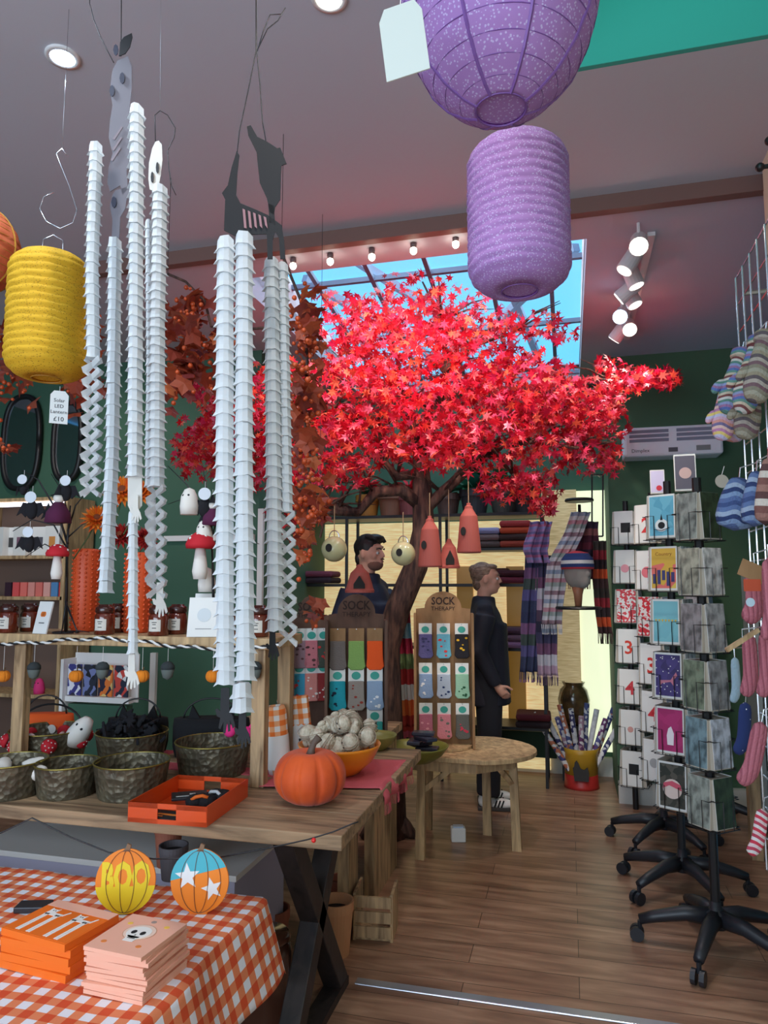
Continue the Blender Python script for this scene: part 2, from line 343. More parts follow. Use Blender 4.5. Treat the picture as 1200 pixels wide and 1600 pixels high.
for (cx, cy, rx, ry, n) in clus:
    for i in range(int(n*1.7)):
        while 1:
            x, y, z = rnd.uniform(-1, 1), rnd.uniform(-1, 1), rnd.uniform(-1, 1)
            if x*x+y*y+z*z < 1: break
        k = int((x+y+3)*3.3)
        yy = y*.8+.22*math.sin(k*2.1)
        p = at(cx+x*rx, cy+yy*ry, 4.28+z*min(.75, .25+rx*.005))
        if p.z > 3.12: 
            if not (SK[0]+.1 < p.x < SK[1]-.1 and SK[2]+.1 < p.y < SK[3]-.3) or p.z > 3.3: continue
        leafshape(b, p-tb, rnd.uniform(.025, .047), rrot(1.25))
leafm = thin('maple_leaf', (205, 20, 35), .35, rough=.42, kind='island', cols=[(140, 8, 28), (190, 14, 36), (206, 24, 48), (196, 28, 76), (226, 40, 48), (240, 106, 72), (222, 76, 120), (216, 30, 60), (170, 14, 40)], spec=.6)
o = b.build('foliage', leafm, T); o['label'] = 'dense bright red pointed maple leaves'
# ---------------------------------------------------------------- lights under the ceiling
glow = mat('lit_bulb', (255, 246, 225), .4, emit=14)
glowb = mat('lit_cool_bulb', (190, 225, 255), .4, emit=16)
lw = col((215, 212, 212), .5)
first = None
for i, (x, y) in enumerate([(458, 412), (516, 405), (581, 398), (646, 388), (712, 378)]):
    p = atv(x, y, 3.3)
    t = E('hanging_spotlight', '%s of the five small lit bulbs hanging before the skylight' % ['leftmost', 'second from the left', 'middle one', 'second from the right', 'rightmost'][i], 'lamp', p, 0, 'row of small bulbs in front of the skylight')
    B().tube([(0, 0, .025), (0, 0, 3.19-p.z)], .003, 5).build('stem', black, t)
    B().lathe([(.012, .045), (.017, .02), (.014, .0)], 12).build('socket', col((90, 70, 72), .4), t, smooth=True)
    B().ball((0, 0, -.012), (.017, .017, .02), 12, 8).build('bulb', glow, t, smooth=True)
def spot(px, py, v, dirn, lit, label):
    p = on(px, py, 3.05); t = E('track_spotlight', label, 'spotlight', p, 0, 'white spotlights on the ceiling track at right')
    d = Vector(dirn).normalized(); p0 = -d*.12
    B().tube([p0, Vector((0, 0, 0)), d*.004], [.040, .043, .043], 16).build('lamp_head', lw, t, smooth=False)
    B().tube([d*.003, d*.008], [.037, .037], 16).build('bulb', [glow, glowb, mat('dim_bulb', (240, 236, 225), .4, emit=1.6)][lit], t)
    B().tube([p0*.6, p0*.6+Vector((0, 0, 3.19-p.z-p0.z*.6))], .008, 6).build('stem', lw, t)
for (x, y, v, dr, lit, lab) in [(998, 385, 3.75, (-.1, -.75, -.6), 0, 'brightly lit white track spotlight nearest the beam'), (976, 422, 4.0, (-.5, -.1, -.8), 2, 'white track spotlight second nearest the beam, tipped left'),
        (994, 446, 4.1, (.3, .0, -.9), 2, 'white track spotlight pointing down in the middle of the ceiling track'), (968, 466, 4.25, (-.7, .2, -.5), 2, 'white track spotlight with its back turned, turned away to the left'),
        (992, 476, 4.35, (.35, -.1, -.9), 2, 'white track spotlight just in front of the bluish lit one'), (969, 495, 4.5, (-.2, -.8, -.5), 1, 'bluish lit white spotlight on the ceiling track'),
        (984, 515, 4.65, (.0, -.8, -.6), 0, 'warm lit white spotlight near the far end of the track'), (960, 530, 4.95, (-.5, .3, -.6), 2, 'unlit looking white spotlight at the far end of the track')]:
    spot(x, y, v, dr, lit, lab)
p = atv(985, 400, 4.2); tag(B().box((0, 0, 0), (.035, 1.5, .02)).build('ceiling_track', lw, loc=(p.x+.03, 4.22, 3.178)), 'white ceiling track that carries the spotlights at right', 'light track')
for (x, y, g_, lab) in [(98, 88, glowb, 'bright bluish round downlight set in the ceiling at left'), (514, -4, glow, 'warm round downlight in the ceiling at the top of the photo')]:
    p = on(x, y, 3.25); t = E('recessed_downlight', lab, 'downlight', (p.x, p.y, 3.25), 0)
    B().lathe([(.055, -.0), (.055, -.006), (.04, -.008), (.04, 0)], 28, cap=False).build('trim_ring', lw, t, smooth=True)
    B().lathe([(.039, -.001), (.036, -.005)], 24).build('lamp_face', g_, t)
# ---------------------------------------------------------------- air conditioner
p = atv(972, 722, 5.4); q = atv(1122, 708, 5.4)
W_ = q.x-p.x; t = E('wall_heater', 'long white slatted air curtain heater on the green wall', 'heater', (p.x+W_/2, 5.4, p.z), 0)
b = B(); b.box((0, -.1, .105), (W_, .2, .21)); b.build('housing', col((243, 243, 250), .4), t, bevel=.02)
b = B()
for s in (-1, 1):
    for k in range(3): b.box((s*W_*.24, -.203, .112+k*.032), (W_*.40, .006, .022), (.5, 0, 0))
b.build('louvre', col((150, 150, 168), .5), t)
B().box((.0, -.202, .04), (.06, .006, .03)).build('display', col((90, 92, 100), .4), t)
B().box((W_*.3, -.202, .045), (.09, .006, .035)).build('control_panel', col((140, 140, 140), .5), t)
text('lettering', 'Dimplex', .035, col((90, 90, 100)), t, (-W_*.33, -.202, .04))
# ---------------------------------------------------------------- paper lanterns
def lantern(name, label, px, pytop, pybot, wpx, d, m, mr, kind, hook=True, rib=11, grp=None):
    c0 = at(px, pybot, d); c1 = at(px, pytop, d); H = c1.z-c0.z; R = wpx/2*d/F; dd = R
    t = E(name, label, 'lantern', (c0.x, c0.y, c0.z), rnd.uniform(0, 1), grp)
    prof = []; n = 96 if kind != 'round' else 64
    for i in range(n+1):
        f = i/n; z = f*H
        if kind == 'round': a = f*PI; r = R*math.sin(.26+a*(PI-.52)/PI); z = H/2-H/2*math.cos(.26+f*(PI-.52))/math.cos(.26)
        else:
            e = min(f, 1-f)*H; q = min(1, e/(R*.5)); r = R*(.36+.64*math.sqrt(max(0, 1-(1-q)**2)))
        k = abs(math.sin(f*rib*PI)); r *= (.965+.035*k) if kind != 'round' else (.985+.015*k)
        prof.append((r, z))
    def md(g, j): return 1+.006*math.sin(g*9+j*1.3)+.004*math.sin(g*23-j*2.1)
    B().lathe(prof, 64, mod=md, cap=False).build('paper_shade', m, t, smooth=True, solid=.0012)
    for (r, z) in (prof[0], prof[-1]): B().tube([(r*math.cos(2*PI*k/32), r*math.sin(2*PI*k/32), z) for k in range(33)], .0022, 5).build('rim_wire', mr, t)
    B().lathe([(prof[0][0]*.97, .004), (prof[0][0]*.97, .008)], 28).build('base_disc', m, t)
    if kind == 'round':
        b = B()
        for k in range(8):
            g = k*PI/4; b.tube([(r*1.004*math.cos(g), r*1.004*math.sin(g), z) for (r, z) in prof[::3]], .0035, 5)
        b.build('rib_wire', mr, t)
        b = B()
        for k in range(1, 16):
            r, z = prof[k*4]; b.tube([(r*1.008*math.cos(2*PI*i/48), r*1.008*math.sin(2*PI*i/48), z) for i in range(49)], .0009, 4)
        b.build('hoop_wire', mr, t)
    return t, H, R
pur = thin('purple_lantern_paper', (196, 150, 214), .42, rough=.8, kind='dots', col2=(225, 208, 245), sc=170, thr=(.30, 1))  # pale dots paint the light coming through the perforations
purd = mat('purple_wire', (120, 80, 150), .6)
yel = thin('yellow_lantern_paper', (232, 186, 40), .35, rough=.8, kind='dots', col2=(170, 125, 20), sc=240, thr=(.24, 1), stretch=(.6, .6, 1))
tA, H, R = lantern('round_paper_lantern', 'large round purple perforated paper lantern at the top of the photo', 783, -190, 172, 332, 1.2, pur, purd, 'round')
B().tube([(0, 0, H), (.0, 0, 3.25-tA.location.z)], .0012, 5).build('hanging_wire', chrome, tA)
tB, H2, R2 = lantern('cylinder_paper_lantern', 'purple crinkled cylinder paper lantern hanging below the big round one', 812, 226, 455, 166, 1.75, pur, purd, 'cyl', rib=17)
B().tube([(0, 0, H2-.004), (0, 0, 3.25-tB.location.z)], .0012, 5).build('hanging_wire', chrome, tB)
tC, H3, R3 = lantern('cylinder_paper_lantern', 'yellow crinkled cylinder paper lantern hanging at left from a wire hook', 72, 400, 592, 127, 2.0, yel, mat('ochre_wire', (170, 120, 30), .6), 'cyl', rib=17)
b = B(); b.tube([(-.03, 0, H3-.005), (-.028, 0, H3+.05), (0, 0, H3+.065), (.028, 0, H3+.05), (.03, 0, H3-.005)], .0012, 5)
hk = [at(x, y, 2.0)-tC.location for x, y in [(88, 358), (72, 345), (63, 325), (68, 308), (82, 302)]]
rz = Matrix.Rotation(-tC.rotation_euler.z, 3, 'Z')
b.tube([rz @ p for p in [at(x, y, 2.0)-tC.location for x, y in [(84, 300), (68, 308), (62, 326), (72, 346), (94, 357), (114, 348), (120, 328), (108, 290), (94, 256), (88, 240), (97, 232), (104, 242)]]], .0016, 6)
b.tube([rz @ (at(97, 232, 2.0)-tC.location), rz @ (Vector((at(97, 232, 2.0).x, at(97, 232, 2.0).y, 3.25))-tC.location)], .0007, 4)
b.build('hook', chrome, tC, smooth=True)
ora = thin('orange_lantern_paper', (226, 122, 80), .3, rough=.8, kind='noise', col2=(206, 100, 60), sc=30)
tD, H4, R4 = lantern('round_paper_lantern', 'orange round paper lantern cut off by the left edge of the photo', -42, 325, 455, 134, 2.1, ora, mat('ochre_wire', (170, 120, 30), .6), 'round')
B().tube([(0, 0, H4), (0, 0, 3.25-tD.location.z)], .0012, 5).build('hanging_wire', chrome, tD)
# paper price tags
p = at(91, 662, 1.96); t = E('price_tag', 'white handwritten price tag hanging under the yellow lantern', 'tag', p, face(p), None)
w2 = .0235; B().prism([(-w2, 0), (w2, 0), (w2, .082), (w2*.6, .094), (-w2*.6, .094), (-w2, .082)]).build('tag_card', card, t)
for i, s in enumerate(['Solar', 'LED', 'Lantern', '£10']): text('lettering', s, .014 if i < 3 else .018, col((40, 40, 50)), t, (0, -.0014, .066-i*.0165-(.004 if i == 3 else 0)), depth=.0002)
B().tube([(0, 0, .088), (0, .0, .107)], .0007, 4).build('string', card, t)
p = at(638, 118, 1.0); t = E('price_tag', 'large blank white tag hanging beside the big purple lantern', 'tag', p, face(p)-.25)
t.rotation_euler.y = -.12
B().prism([(-.034, 0), (.034, 0), (.034, .10), (.024, .12), (-.024, .12), (-.034, .10)]).build('tag_card', col((205, 210, 200), .8), t)
B().tube([(0, .0, .11), (.02, .03, .25), (.03, .04, 3.24-p.z)], .0008, 4).build('string', card, t)
# ---------------------------------------------------------------- hanging paper skeletons
tissue = thin('white_tissue', (222, 226, 228), .3, rough=.9)
bcard = mat('black_card', (18, 18, 22), .7)
def strand(b, pts, w, d, pitch, kind='full', ph=0.0):
    """honeycomb tissue: flared, spiky folds one below the other; pts = centre line"""
    segs = []; tot = 0
    for a, c in zip(pts, pts[1:]): segs.append((tot, a, c)); tot += (c-a).length
    def P(s):
        for (t0, a, c) in reversed(segs):
            if s >= t0: return a.lerp(c, min(1, (s-t0)/(c-a).length))
        return pts[0].copy()
    n = max(2, int(tot/pitch)); fc = -Vector((pts[0].x, pts[0].y, 0)).normalized() if pts[0].length else Vector((0, -1, 0))
    return P, n, tot
def garland(parent, base, pix, dpt, wpx, pitch_px, kind, cols_=1, name='tissue_strand', fx=1.0):
    """pix = [(x, y), ...] centre line in the photo at distance dpt; base = parent's location"""
    pts = [at(x, y, dpt) for x, y in pix]; w = wpx*1.18*dpt/F; pitch = pitch_px*dpt/F
    P, n, tot = strand(None, pts, w, w, pitch)
    cx = Vector((math.cos(TH), math.sin(TH), 0)); cy = Vector((-math.sin(TH), math.cos(TH), 0)); cz = Vector((0, 0, 1))
    b = B()
    for k in range(n):
        c = P((k+.1)*tot/n)-base; s = tot/n
        for q in range(cols_):
            o = (q-(cols_-1)/2)*w/cols_; hw = w/cols_/2; zz = (s*.35 if q % 2 else 0)
            j = [rnd.uniform(-.08, .08) for _ in range(8)]
            if kind == 'full':
                # a folded cup: narrow above, flared with pointed corners below
                ring = lambda f, z, sp: [c+cx*(o+hw*f*ax*(sp if abs(ax) > .9 else 1)+hw*j[i]*.5)+cy*(hw*fx*f*ay)-cz*(z+(s*.16 if (abs(ax) > .9) else s*.0)-zz+s*j[i]) for i, (ax, ay) in enumerate([(-1, 0), (-.55, -.8), (0, -1), (.55, -.8), (1, 0), (.55, .8), (0, 1), (-.55, .8)])]
                r0, r1, r2 = ring(.88, -s*.1, 1), ring(.93, s*.55, 1), ring(1.04, s*.92, 1.2)
                vs = r0+r1+r2; b.add(vs, [(a*8+i, a*8+(i+1) % 8, (a+1)*8+(i+1) % 8, (a+1)*8+i) for a in range(2) for i in range(8)]+[tuple(range(16, 24))])
            else:      # open lattice of folded strips
                for yy in (-.5, .5):
                    for sg in (-1, 1):
                        a0 = c+cx*(o-sg*hw)+cy*(hw*yy); m0 = c+cx*o+cy*(hw*yy*.2)-cz*s*.5; e0 = c+cx*(o+sg*hw)+cy*(hw*yy)-cz*s
                        t = cz*s*.17; f = cy*hw*.55*sg
                        b.add([a0-t, m0-t, e0-t, a0+t+f, m0+t+f, e0+t+f], [(0, 1, 4, 3), (1, 2, 5, 4)])
    return b.build(name, tissue, parent)
def outline(parent, base, d, pix, name, m, th=.0012, holes=()):
    """thin die-cut card in a plane square to the view of the shop"""
    cx = Vector((math.cos(TH), math.sin(TH), 0)); cy = Vector((-math.sin(TH), math.cos(TH), 0))
    ps = [at(x, y, d)-base for x, y in pix]; n = len(ps); b = B()
    b.add([p-cy*th for p in ps]+[p+cy*th for p in ps], [tuple(range(n)), tuple(range(2*n-1, n-1, -1))]+[(i, (i+1) % n, n+(i+1) % n, n+i) for i in range(n)])
    o = b.build(name, m, parent)
    return o
def string(parent, base, pix, d, name='string', m=black, r=.0013):
    B().tube([at(x, y, d)-base for x, y in pix], r, 5).build(name, m, parent, smooth=True)
# black one, right
D = 1.55; bs = at(395, 380, D); K = E('hanging_skeleton', 'black card skeleton with white honeycomb paper limbs and black hands, hanging nearest the middle', 'halloween decoration', bs)
outline(K, bs, D, [(386, 198), (392, 196), (402, 214), (418, 222), (433, 232), (438, 231), (448, 256), (440, 259), (439, 272), (438, 312), (430, 324), (428, 336), (422, 332), (417, 310), (406, 286), (403, 258), (401, 238), (388, 212)], 'card_skull', bcard)
outline(K, bs, D, [(370, 236), (374, 243), (371, 270), (369, 305), (376, 318), (400, 328), (418, 336), (440, 352), (444, 376), (446, 405), (438, 405), (436, 372), (430, 362), (426, 376), (426, 405), (418, 405), (417, 366), (386, 367), (386, 378), (350, 360), (352, 312), (347, 302), (356, 290), (362, 262)], 'card_ribcage', bcard)
outline(K, bs, D, [(419, 318), (428, 322), (430, 352), (421, 348)], 'card_neck', bcard)
grv = mat('rib_gap', (150, 110, 115), .8)
for i in range(5):
    x = 379+i*8.2; outline(K, bs, D-.004, [(x, 326+i*3), (x+4, 328+i*3), (x+6.5, 357), (x+2.5, 356-i)], 'rib', grv, .0008)
string(K, bs, [(400, -60), (400, 80), (388, 140), (374, 205), (368, 262)], D); string(K, bs, [(400, -60), (401, 80), (406, 130), (410, 190), (417, 230)], D)
string(K, bs, [(402, 80), (411, 50), (422, 23), (440, 22), (446, 12), (434, 32), (418, 45), (402, 78)], D, 'bow')
string(K, bs, [(400, -60), (400, -400)], D, 'string')
garland(K, bs, [(367, 372), (366, 700), (368, 1068)], D, 52, 20.5, 'full', 2, fx=.8)
garland(K, bs, [(378, 1066), (379, 1110)], D, 27, 15, 'full', 1)
garland(K, bs, [(424, 405), (427, 700), (430, 985)], D+.1, 22, 17, 'full', 1)
garland(K, bs, [(441, 412), (446, 700), (448, 800)], D+.12, 18, 15, 'full', 1)
garland(K, bs, [(448, 800), (451, 1005)], D+.12, 22, 22, 'lattice', 1)
def bhand(x, y, d, s=1, m=bcard, par=K, bsv=bs):
    px = [(-5, -8), (5, -8), (5, 18), (9, 26), (12, 38), (9, 41), (6, 31), (6, 44), (3.5, 45), (2.5, 33), (0, 47), (-2.5, 46), (-2, 33), (-6, 42), (-8, 40), (-6, 28), (-10, 26), (-12, 18), (-9, 17), (-6, 20)]
    outline(par, bsv, d, [(x+a*s, y+c*s) for a, c in px], 'hand', m)
bhand(352, 1085, D, 1.3); bhand(379, 1118, D, 1.1); bhand(426, 990, D+.1, .9)
# white ones, left
D = 1.75; bs = at(190, 250, D); K2 = E('hanging_skeleton', 'white card skeleton with long spiky paper limbs hanging beside the yellow lantern', 'halloween decoration', bs)
wc = thin('grey_card', (128, 124, 132), .3, rough=.75)
outline(K2, bs, D, [(176, 110), (184, 95), (200, 88), (206, 104), (206, 140), (202, 175), (206, 205), (204, 240), (198, 268), (200, 296), (192, 305), (188, 290), (178, 296), (172, 300), (168, 286), (170, 262), (176, 240), (170, 215), (172, 190), (176, 165), (172, 140)], 'card_body', wc)
for i, (x, y, a) in enumerate([(184, 78, 0), (194, 122, 0), (178, 142, 0), (185, 205, 1), (184, 222, 1), (182, 238, 1), (181, 316, 0)]):
    if a: outline(K2, bs, D-.004, [(x-9, y+12), (x-6, y+14), (x+7, y-6), (x+5, y-8)], 'rib', col((120, 108, 115)), .0008)
    else: outline(K2, bs, D-.004, [(x-3+4*math.cos(k*PI/4), y+9*math.sin(k*PI/4)) for k in range(8)], 'hole', col((40, 42, 60)), .0008)
outline(K2, bs, D, [(176, 305), (180, 298), (200, 292), (204, 300), (198, 312), (196, 326), (188, 340), (186, 380), (174, 384), (176, 345), (172, 322)], 'card_hip', wc)
outline(K2, bs, D-.01, [(186, 88), (188, 66), (194, 58), (206, 52), (207, 58), (203, 74), (196, 84)], 'card_bow', bcard)
string(K2, bs, [(190, -60), (189, 88)], D); string(K2, bs, [(140, -60), (140, 5), (146, 30), (158, 60), (166, 76), (178, 98)], D)
string(K2, bs, [(190, -60), (190, -380)], D); string(K2, bs, [(140, -60), (142, -380)], D)
garland(K2, bs, [(150, 225), (144, 420), (146, 560)], D, 20, 17, 'full'); garland(K2, bs, [(146, 560), (142, 772)], D, 22, 19, 'lattice')
garland(K2, bs, [(180, 375), (176, 700), (165, 925)], D, 20, 17, 'full', fx=1.2)
garland(K2, bs, [(214, 168), (212, 500), (211, 745)], D-.12, 22, 17, 'full', fx=1.2); garland(K2, bs, [(208, 800), (208, 1020)], D-.12, 14, 18, 'full')
wh = thin('pale_card', (225, 222, 215), .3, rough=.75)
outline(K2, bs, D-.12, [(200, 744), (222, 744), (222, 790), (218, 795), (214, 800), (206, 802), (200, 790)], 'wrist', wh)
bhand(206, 1030, D-.12, 1.0, wh, K2, bs); bhand(212, 780, D-.13, .8, wh, K2, bs)
D3 = 1.95; bs3 = at(245, 255, D3); K3 = E('hanging_skeleton', 'small pale blue white skeleton with a skull face, behind and right of the ivory one', 'halloween decoration', bs3)
outline(K3, bs3, D3, [(248, 220), (253, 226), (254, 250), (251, 275), (248, 290), (242, 300), (234, 296), (232, 280), (233, 255), (238, 232), (243, 222)], 'card_skull', wh)
for (x, y) in ((246, 262), (238, 277)): outline(K3, bs3, D3-.004, [(x+2.4*math.cos(k*PI/4), y+9*math.sin(k*PI/4)) for k in range(8)], 'eye_hole', bcard, .0008)
outline(K3, bs3, D3-.004, [(241, 290), (243, 290), (243, 296), (241, 296)], 'nose_hole', bcard, .0008)
garland(K3, bs3, [(250, 292), (246, 500), (245, 760)], D3, 23, 15, 'full'); garland(K3, bs3, [(245, 760), (246, 930)], D3, 22, 20, 'lattice')
garland(K3, bs3, [(232, 345), (234, 560), (232, 760)], D3+.03, 10, 15, 'full'); garland(K3, bs3, [(236, 780), (236, 905)], D3+.03, 12, 18, 'lattice')
bhand(250, 918, D3, 1.0, wh, K3, bs3)
string(K3, bs3, [(243, 222), (242, 180), (250, 173), (262, 180), (274, 200), (272, 215), (262, 235), (264, 265), (268, 290), (275, 305)], D3); string(K3, bs3, [(250, 173), (252, -100), (254, -310)], D3, 'line', chrome, .0004)
# ---------------------------------------------------------------- front tables
tx = -.68
Tb = E('trestle_table', 'long rustic wooden table with dark crossed metal legs', 'table', (-2.0, 2.12, 0))
b = B()
for k in range(3): b.box((-.14, .105+.21*k, .7275), (2.92, .206, .045))
b.build('table_top', wood, Tb, bevel=.004)
for u in (.62+.5, -1.35):
    def XL(y0, y1, nm):
        q = B(); q.add([(u-.035, y0, .704), (u+.035, y0, .704), (u+.035, y0+.09, .704), (u-.035, y0+.09, .704), (u-.035, y1, .03), (u+.035, y1, .03), (u+.035, y1+.09, .03), (u-.035, y1+.09, .03)], [(3, 2, 1, 0), (4, 5, 6, 7), (0, 1, 5, 4), (1, 2, 6, 5), (2, 3, 7, 6), (3, 0, 4, 7)]); q.build(nm, darkw, Tb, bevel=.004)
    XL(.02, .52, 'leg'); XL(.52, .02, 'leg')
    B().box((u, .315, .015), (.07, .6, .03)).build('foot_rail', darkw, Tb)
T2 = E('side_table', 'second rustic wooden table behind the trestle table, partly under the pink runner', 'table', (-1.2, 3.02, 0))
b = B(); b.box((0, -.12, .735), (1.06, .24, .045)); b.box((0, .125, .735), (1.06, .24, .045)); b.build('table_top', wood, T2, bevel=.004)
for u in (-.42, .22): B().box((u, .13, .356), (.05, .14, .712)).build('leg', woodz, T2)
# pink fringed runner
runm = mat('pink_linen', (198, 88, 96), .9, bump=.3, bs=200)
R0 = Vector((-.98, 2.5, .751)); Tr = E('table_runner', 'fringed pink cloth runner draped across the gap between the tables', 'table runner', R0)
def rf(s, t):
    x = .36*s-.12; y = -.04+t*.52-s*.02; z = .009+.002*math.sin(s*9+t*4)
    if x > .20: z -= (x-.20)*.15
    return (x+.005*math.sin(t*14), y, z)
def rf2(s, t):      # flows over the front right corner and hangs from the end
    a = s*.46; y = .02+.44*t+.1*s; x = -.15+min(a, .455)
    z = .008+.0015*math.sin(12*t+6*s)
    if x > .29: z -= (x-.29)*4; x = .305+.01*math.sin(t*20)
    return (x, y, max(z, -.12))
B().grid(rf2, 40, 24).build('cloth', runm, Tr, smooth=True, solid=.002)
b = B()
for k in range(60):
    x, y, z = rf2(1, k/59); b.tube([(x, y, z), (x+.003, y+rnd.uniform(-.006, .006), z-.018), (x+.004, y+rnd.uniform(-.01, .01), z-.035)], .0011, 4)
b.build('fringe', runm, Tr)['kind'] = 'stuff'
B().box((-.55, .33, .0015), (.85, .30, .003)).build('cloth_strip', runm, Tr)
# velvet pumpkin
pm = mat('orange_velvet', (216, 84, 14), .7, sheen=.12, kind='noise', col2=(190, 66, 14), sc=9, bump=.08, bs=60)
def pumpkin(name, label, p, r, h, m, stem, n=10, cat='pumpkin', grp=None, par=None, ph=.3):
    t = E(name, label, cat, p, ph, grp)
    def f(g, q): return 1-.085*(1-abs(math.cos(n*g/2)))**2*1.2
    b = B(); vs = []; NU, NV = 80, 26
    prof = []
    for i in range(NV+1):
        a = PI*i/NV; rr = max(0, math.sin(a))**.8; z = h/2-h/2*math.cos(a)
        if i > NV*.8: z -= h*.12*((i/NV-.8)/.2)**2
        prof.append((max(.001, r*rr), z))
    b.lathe(prof, NU, mod=lambda g, j: 1-.10*(1-abs(math.sin(n*g/2)))**3*max(0, math.sin(PI*j/NV))**.5)
    b.build('body', m, t, smooth=True)
    if stem: B().tube([(0, 0, h*.84), (.004, 0, h*.98), (r*.10, 0, h*1.10), (r*.24, 0, h*1.2)], [r*.16, r*.1, r*.09, r*.12], 8).build('stem', stem, t, smooth=True)
    return t
pp_ = on(476, 1262, .7505); pp_.z = .7505
pumpkin('velvet_pumpkin', 'plump orange velvet pumpkin with a brown stem on the table corner', pp_+Vector((0, .05, 0)), .126, .185, pm, col((92, 76, 66)), 10, ph=.3)
# orange tray
A_, B_, C_ = on(200, 1284, .75), on(322, 1293, .75), on(386, 1256, .75)
otray = mat('orange_enamel', (222, 78, 22), .35, coat=.3)
ex = (B_-A_).length; ang = math.atan2((B_-A_).y, (B_-A_).x); ey = abs((C_-B_).dot(Vector((-math.sin(ang), math.cos(ang), 0))))
Ty = E('serving_tray', 'orange metal tray with cut-out handles holding black packets', 'tray', (A_.x, A_.y, .7505), ang)
ey = .33; hh = .062
B().box((ex/2, ey/2, .0015), (ex, ey, .003)).build('base', otray, Ty)
b = B()
for x in (0, ex): b.box((x, ey/2, hh/2), (.003, ey, hh))
for y in (0, ey):
    b.box((ex/2, y, .007), (ex, .003, .014)); b.box((ex/2, y, hh-.008), (ex, .003, .016))
    for s in (0, 1): b.box((ex*(.19+.62*s), y, hh/2), (ex*.38, .003, hh))
b.build('rim', otray, Ty)
def on_tray(x, y, z): return Matrix.Rotation(ang, 3, 'Z') @ Vector((x, y, 0))+Vector((A_.x, A_.y, .7505+z))
for i, (x, y, r, lab, c2) in enumerate([(.11, .20, .5, 'flat black packet with white print lying in the orange tray', (210, 210, 205)), (.10, .05, -.1, 'black and orange sock packet seen through the front tray handle', (240, 130, 40)), (.17, .16, .2, 'rolled black socks with orange flames in the middle of the tray', (235, 110, 30)), (.21, .22, -.5, 'black sock bundle in the back right of the orange tray', (200, 200, 200))]):
    p = on_tray(x, y, .004); t = E('sock_packet', lab, 'packet', p, ang+r)
    if i in (0, 1):
        t.location.z += .022 if i == 0 else 0
        B().box((0, 0, .005), (.12, .08, .01)).build('packet', blackp, t, bevel=.003)
        B().box((.01, 0, .0104), (.07 if i else .02, .012, .001)).build('print', col(c2), t); B().box((-.02, -.02, .0104), (.05, .006, .001)).build('print', col(c2), t)
    else:
        b = B()
        for k in range(3): b.ball((k*.022-.02, .01*(k % 2), .024), (.03, .034, .022), 14, 9, mod=lambda g, p_: 1+.08*math.sin(5*g+3*p_))
        b.build('sock_roll', mat('black_knit', (26, 26, 30), .9, bump=.4, bs=120), t, smooth=True)
        b = B(); b.tube([(-.03, -.02, .03), (-.01, -.026, .044), (.01, -.018, .046), (.03, -.02, .04)], .006, 6); b.build('flame_motif', col(c2), t, smooth=True)
# metal baskets
brass = mat('embossed_bronze', (112, 104, 84), .45, .5, kind='noise', col2=(84, 76, 62), sc=16)
_t = brass.node_tree; _n = _t.nodes.new('ShaderNodeTexVoronoi'); _n.inputs['Scale'].default_value = 48; _b = _t.nodes.new('ShaderNodeBump'); _b.inputs['Strength'].default_value = 1; _b.inputs['Distance'].default_value = .006
_c = _t.nodes.new('ShaderNodeTexCoord'); _t.links.new(_c.outputs['Object'], _n.inputs[0]); _t.links.new(_n.outputs['Distance'], _b.inputs['Height']); _t.links.new(_b.outputs[0], _t.nodes['Principled BSDF'].inputs['Normal'])
rimm = mat('brass_rim', (150, 135, 70), .35, .8)
def basket(px, py, z, r, h, lab, handle=False):
    p = on(px, py, z); t = E('metal_basket', lab, 'basket', (p.x, p.y, z+.0005), 0, 'embossed metal baskets on the trestle table')
    pr = [(r*.86, 0), (r*.88, .006), (r, h-.004)]; 
    B().lathe(pr+[(r-.003, h), (r*.97, h-.006), (r*.84, .006), (.001, .006)], 40, cap=True).build('bowl', brass, t, smooth=False)
    B().tube([(r*math.cos(2*PI*k/40), r*math.sin(2*PI*k/40), h) for k in range(41)], .0032, 6).build('rim', rimm, t, smooth=True)
    if handle: B().tube([(r*math.cos(PI*k/16), .02*math.sin(PI*k/16), h+r*.62*math.sin(PI*k/16)) for k in range(17)], .0045, 6).build('handle', black, t, smooth=True)
    return t
bk = [basket(205, 1241, .75, .132, .118, 'bronze basket at the front beside the orange tray, empty'), basket(104, 1240, .75, .112, .11, 'smallest bronze basket between two others in the front row'),
      basket(14, 1240, .75, .125, .118, 'bronze basket at the left edge holding white felt ghosts'), basket(332, 1207, .75, .150, .125, 'large empty bronze basket beside the wooden post', False),
      basket(205, 1187, .75, .15, .12, 'bronze basket heaped with black felt bats'), basket(76, 1182, .75, .165, .12, 'wide bronze basket holding red felt mushrooms', True)]
def inb(k, x, y, z): return bk[k].location+Vector((x, y, z))
redm = col((190, 25, 40), .8); felt = col((225, 220, 212), .95)
def mushroom(p, s, lab, rz=0, tilt=0, grp='red felt mushrooms', hang=0):
    t = E('felt_mushroom', lab, 'felt ornament', p, rz, grp); t.rotation_euler.y = tilt
    B().tube([(0, 0, 0), (0, 0, .02*s), (0, 0, .08*s)], [.016*s, .02*s, .012*s], 10).build('stalk', felt, t, smooth=True)
    B().lathe([(.001, .078*s), (.036*s, .078*s), (.038*s, .088*s), (.030*s, .106*s), (.014*s, .118*s), (.001, .12*s)], 18).build('cap', redm, t, smooth=True); cap_ = t.children[-1]
    b = B()
    for k in range(9):
        g = k*2.4; q = (.012+.0026*k)*s; zz = .119*s-(q*q)/(.038*s)**2*.026*s
        b.ball((q*math.cos(g), q*math.sin(g), zz), .0042*s, 7, 5)
    b.build('spots', felt, cap_)
    if hang: B().tube([(0, 0, .12*s), (0, 0, .12*s+hang)], .0008, 4).build('thread', card, t)
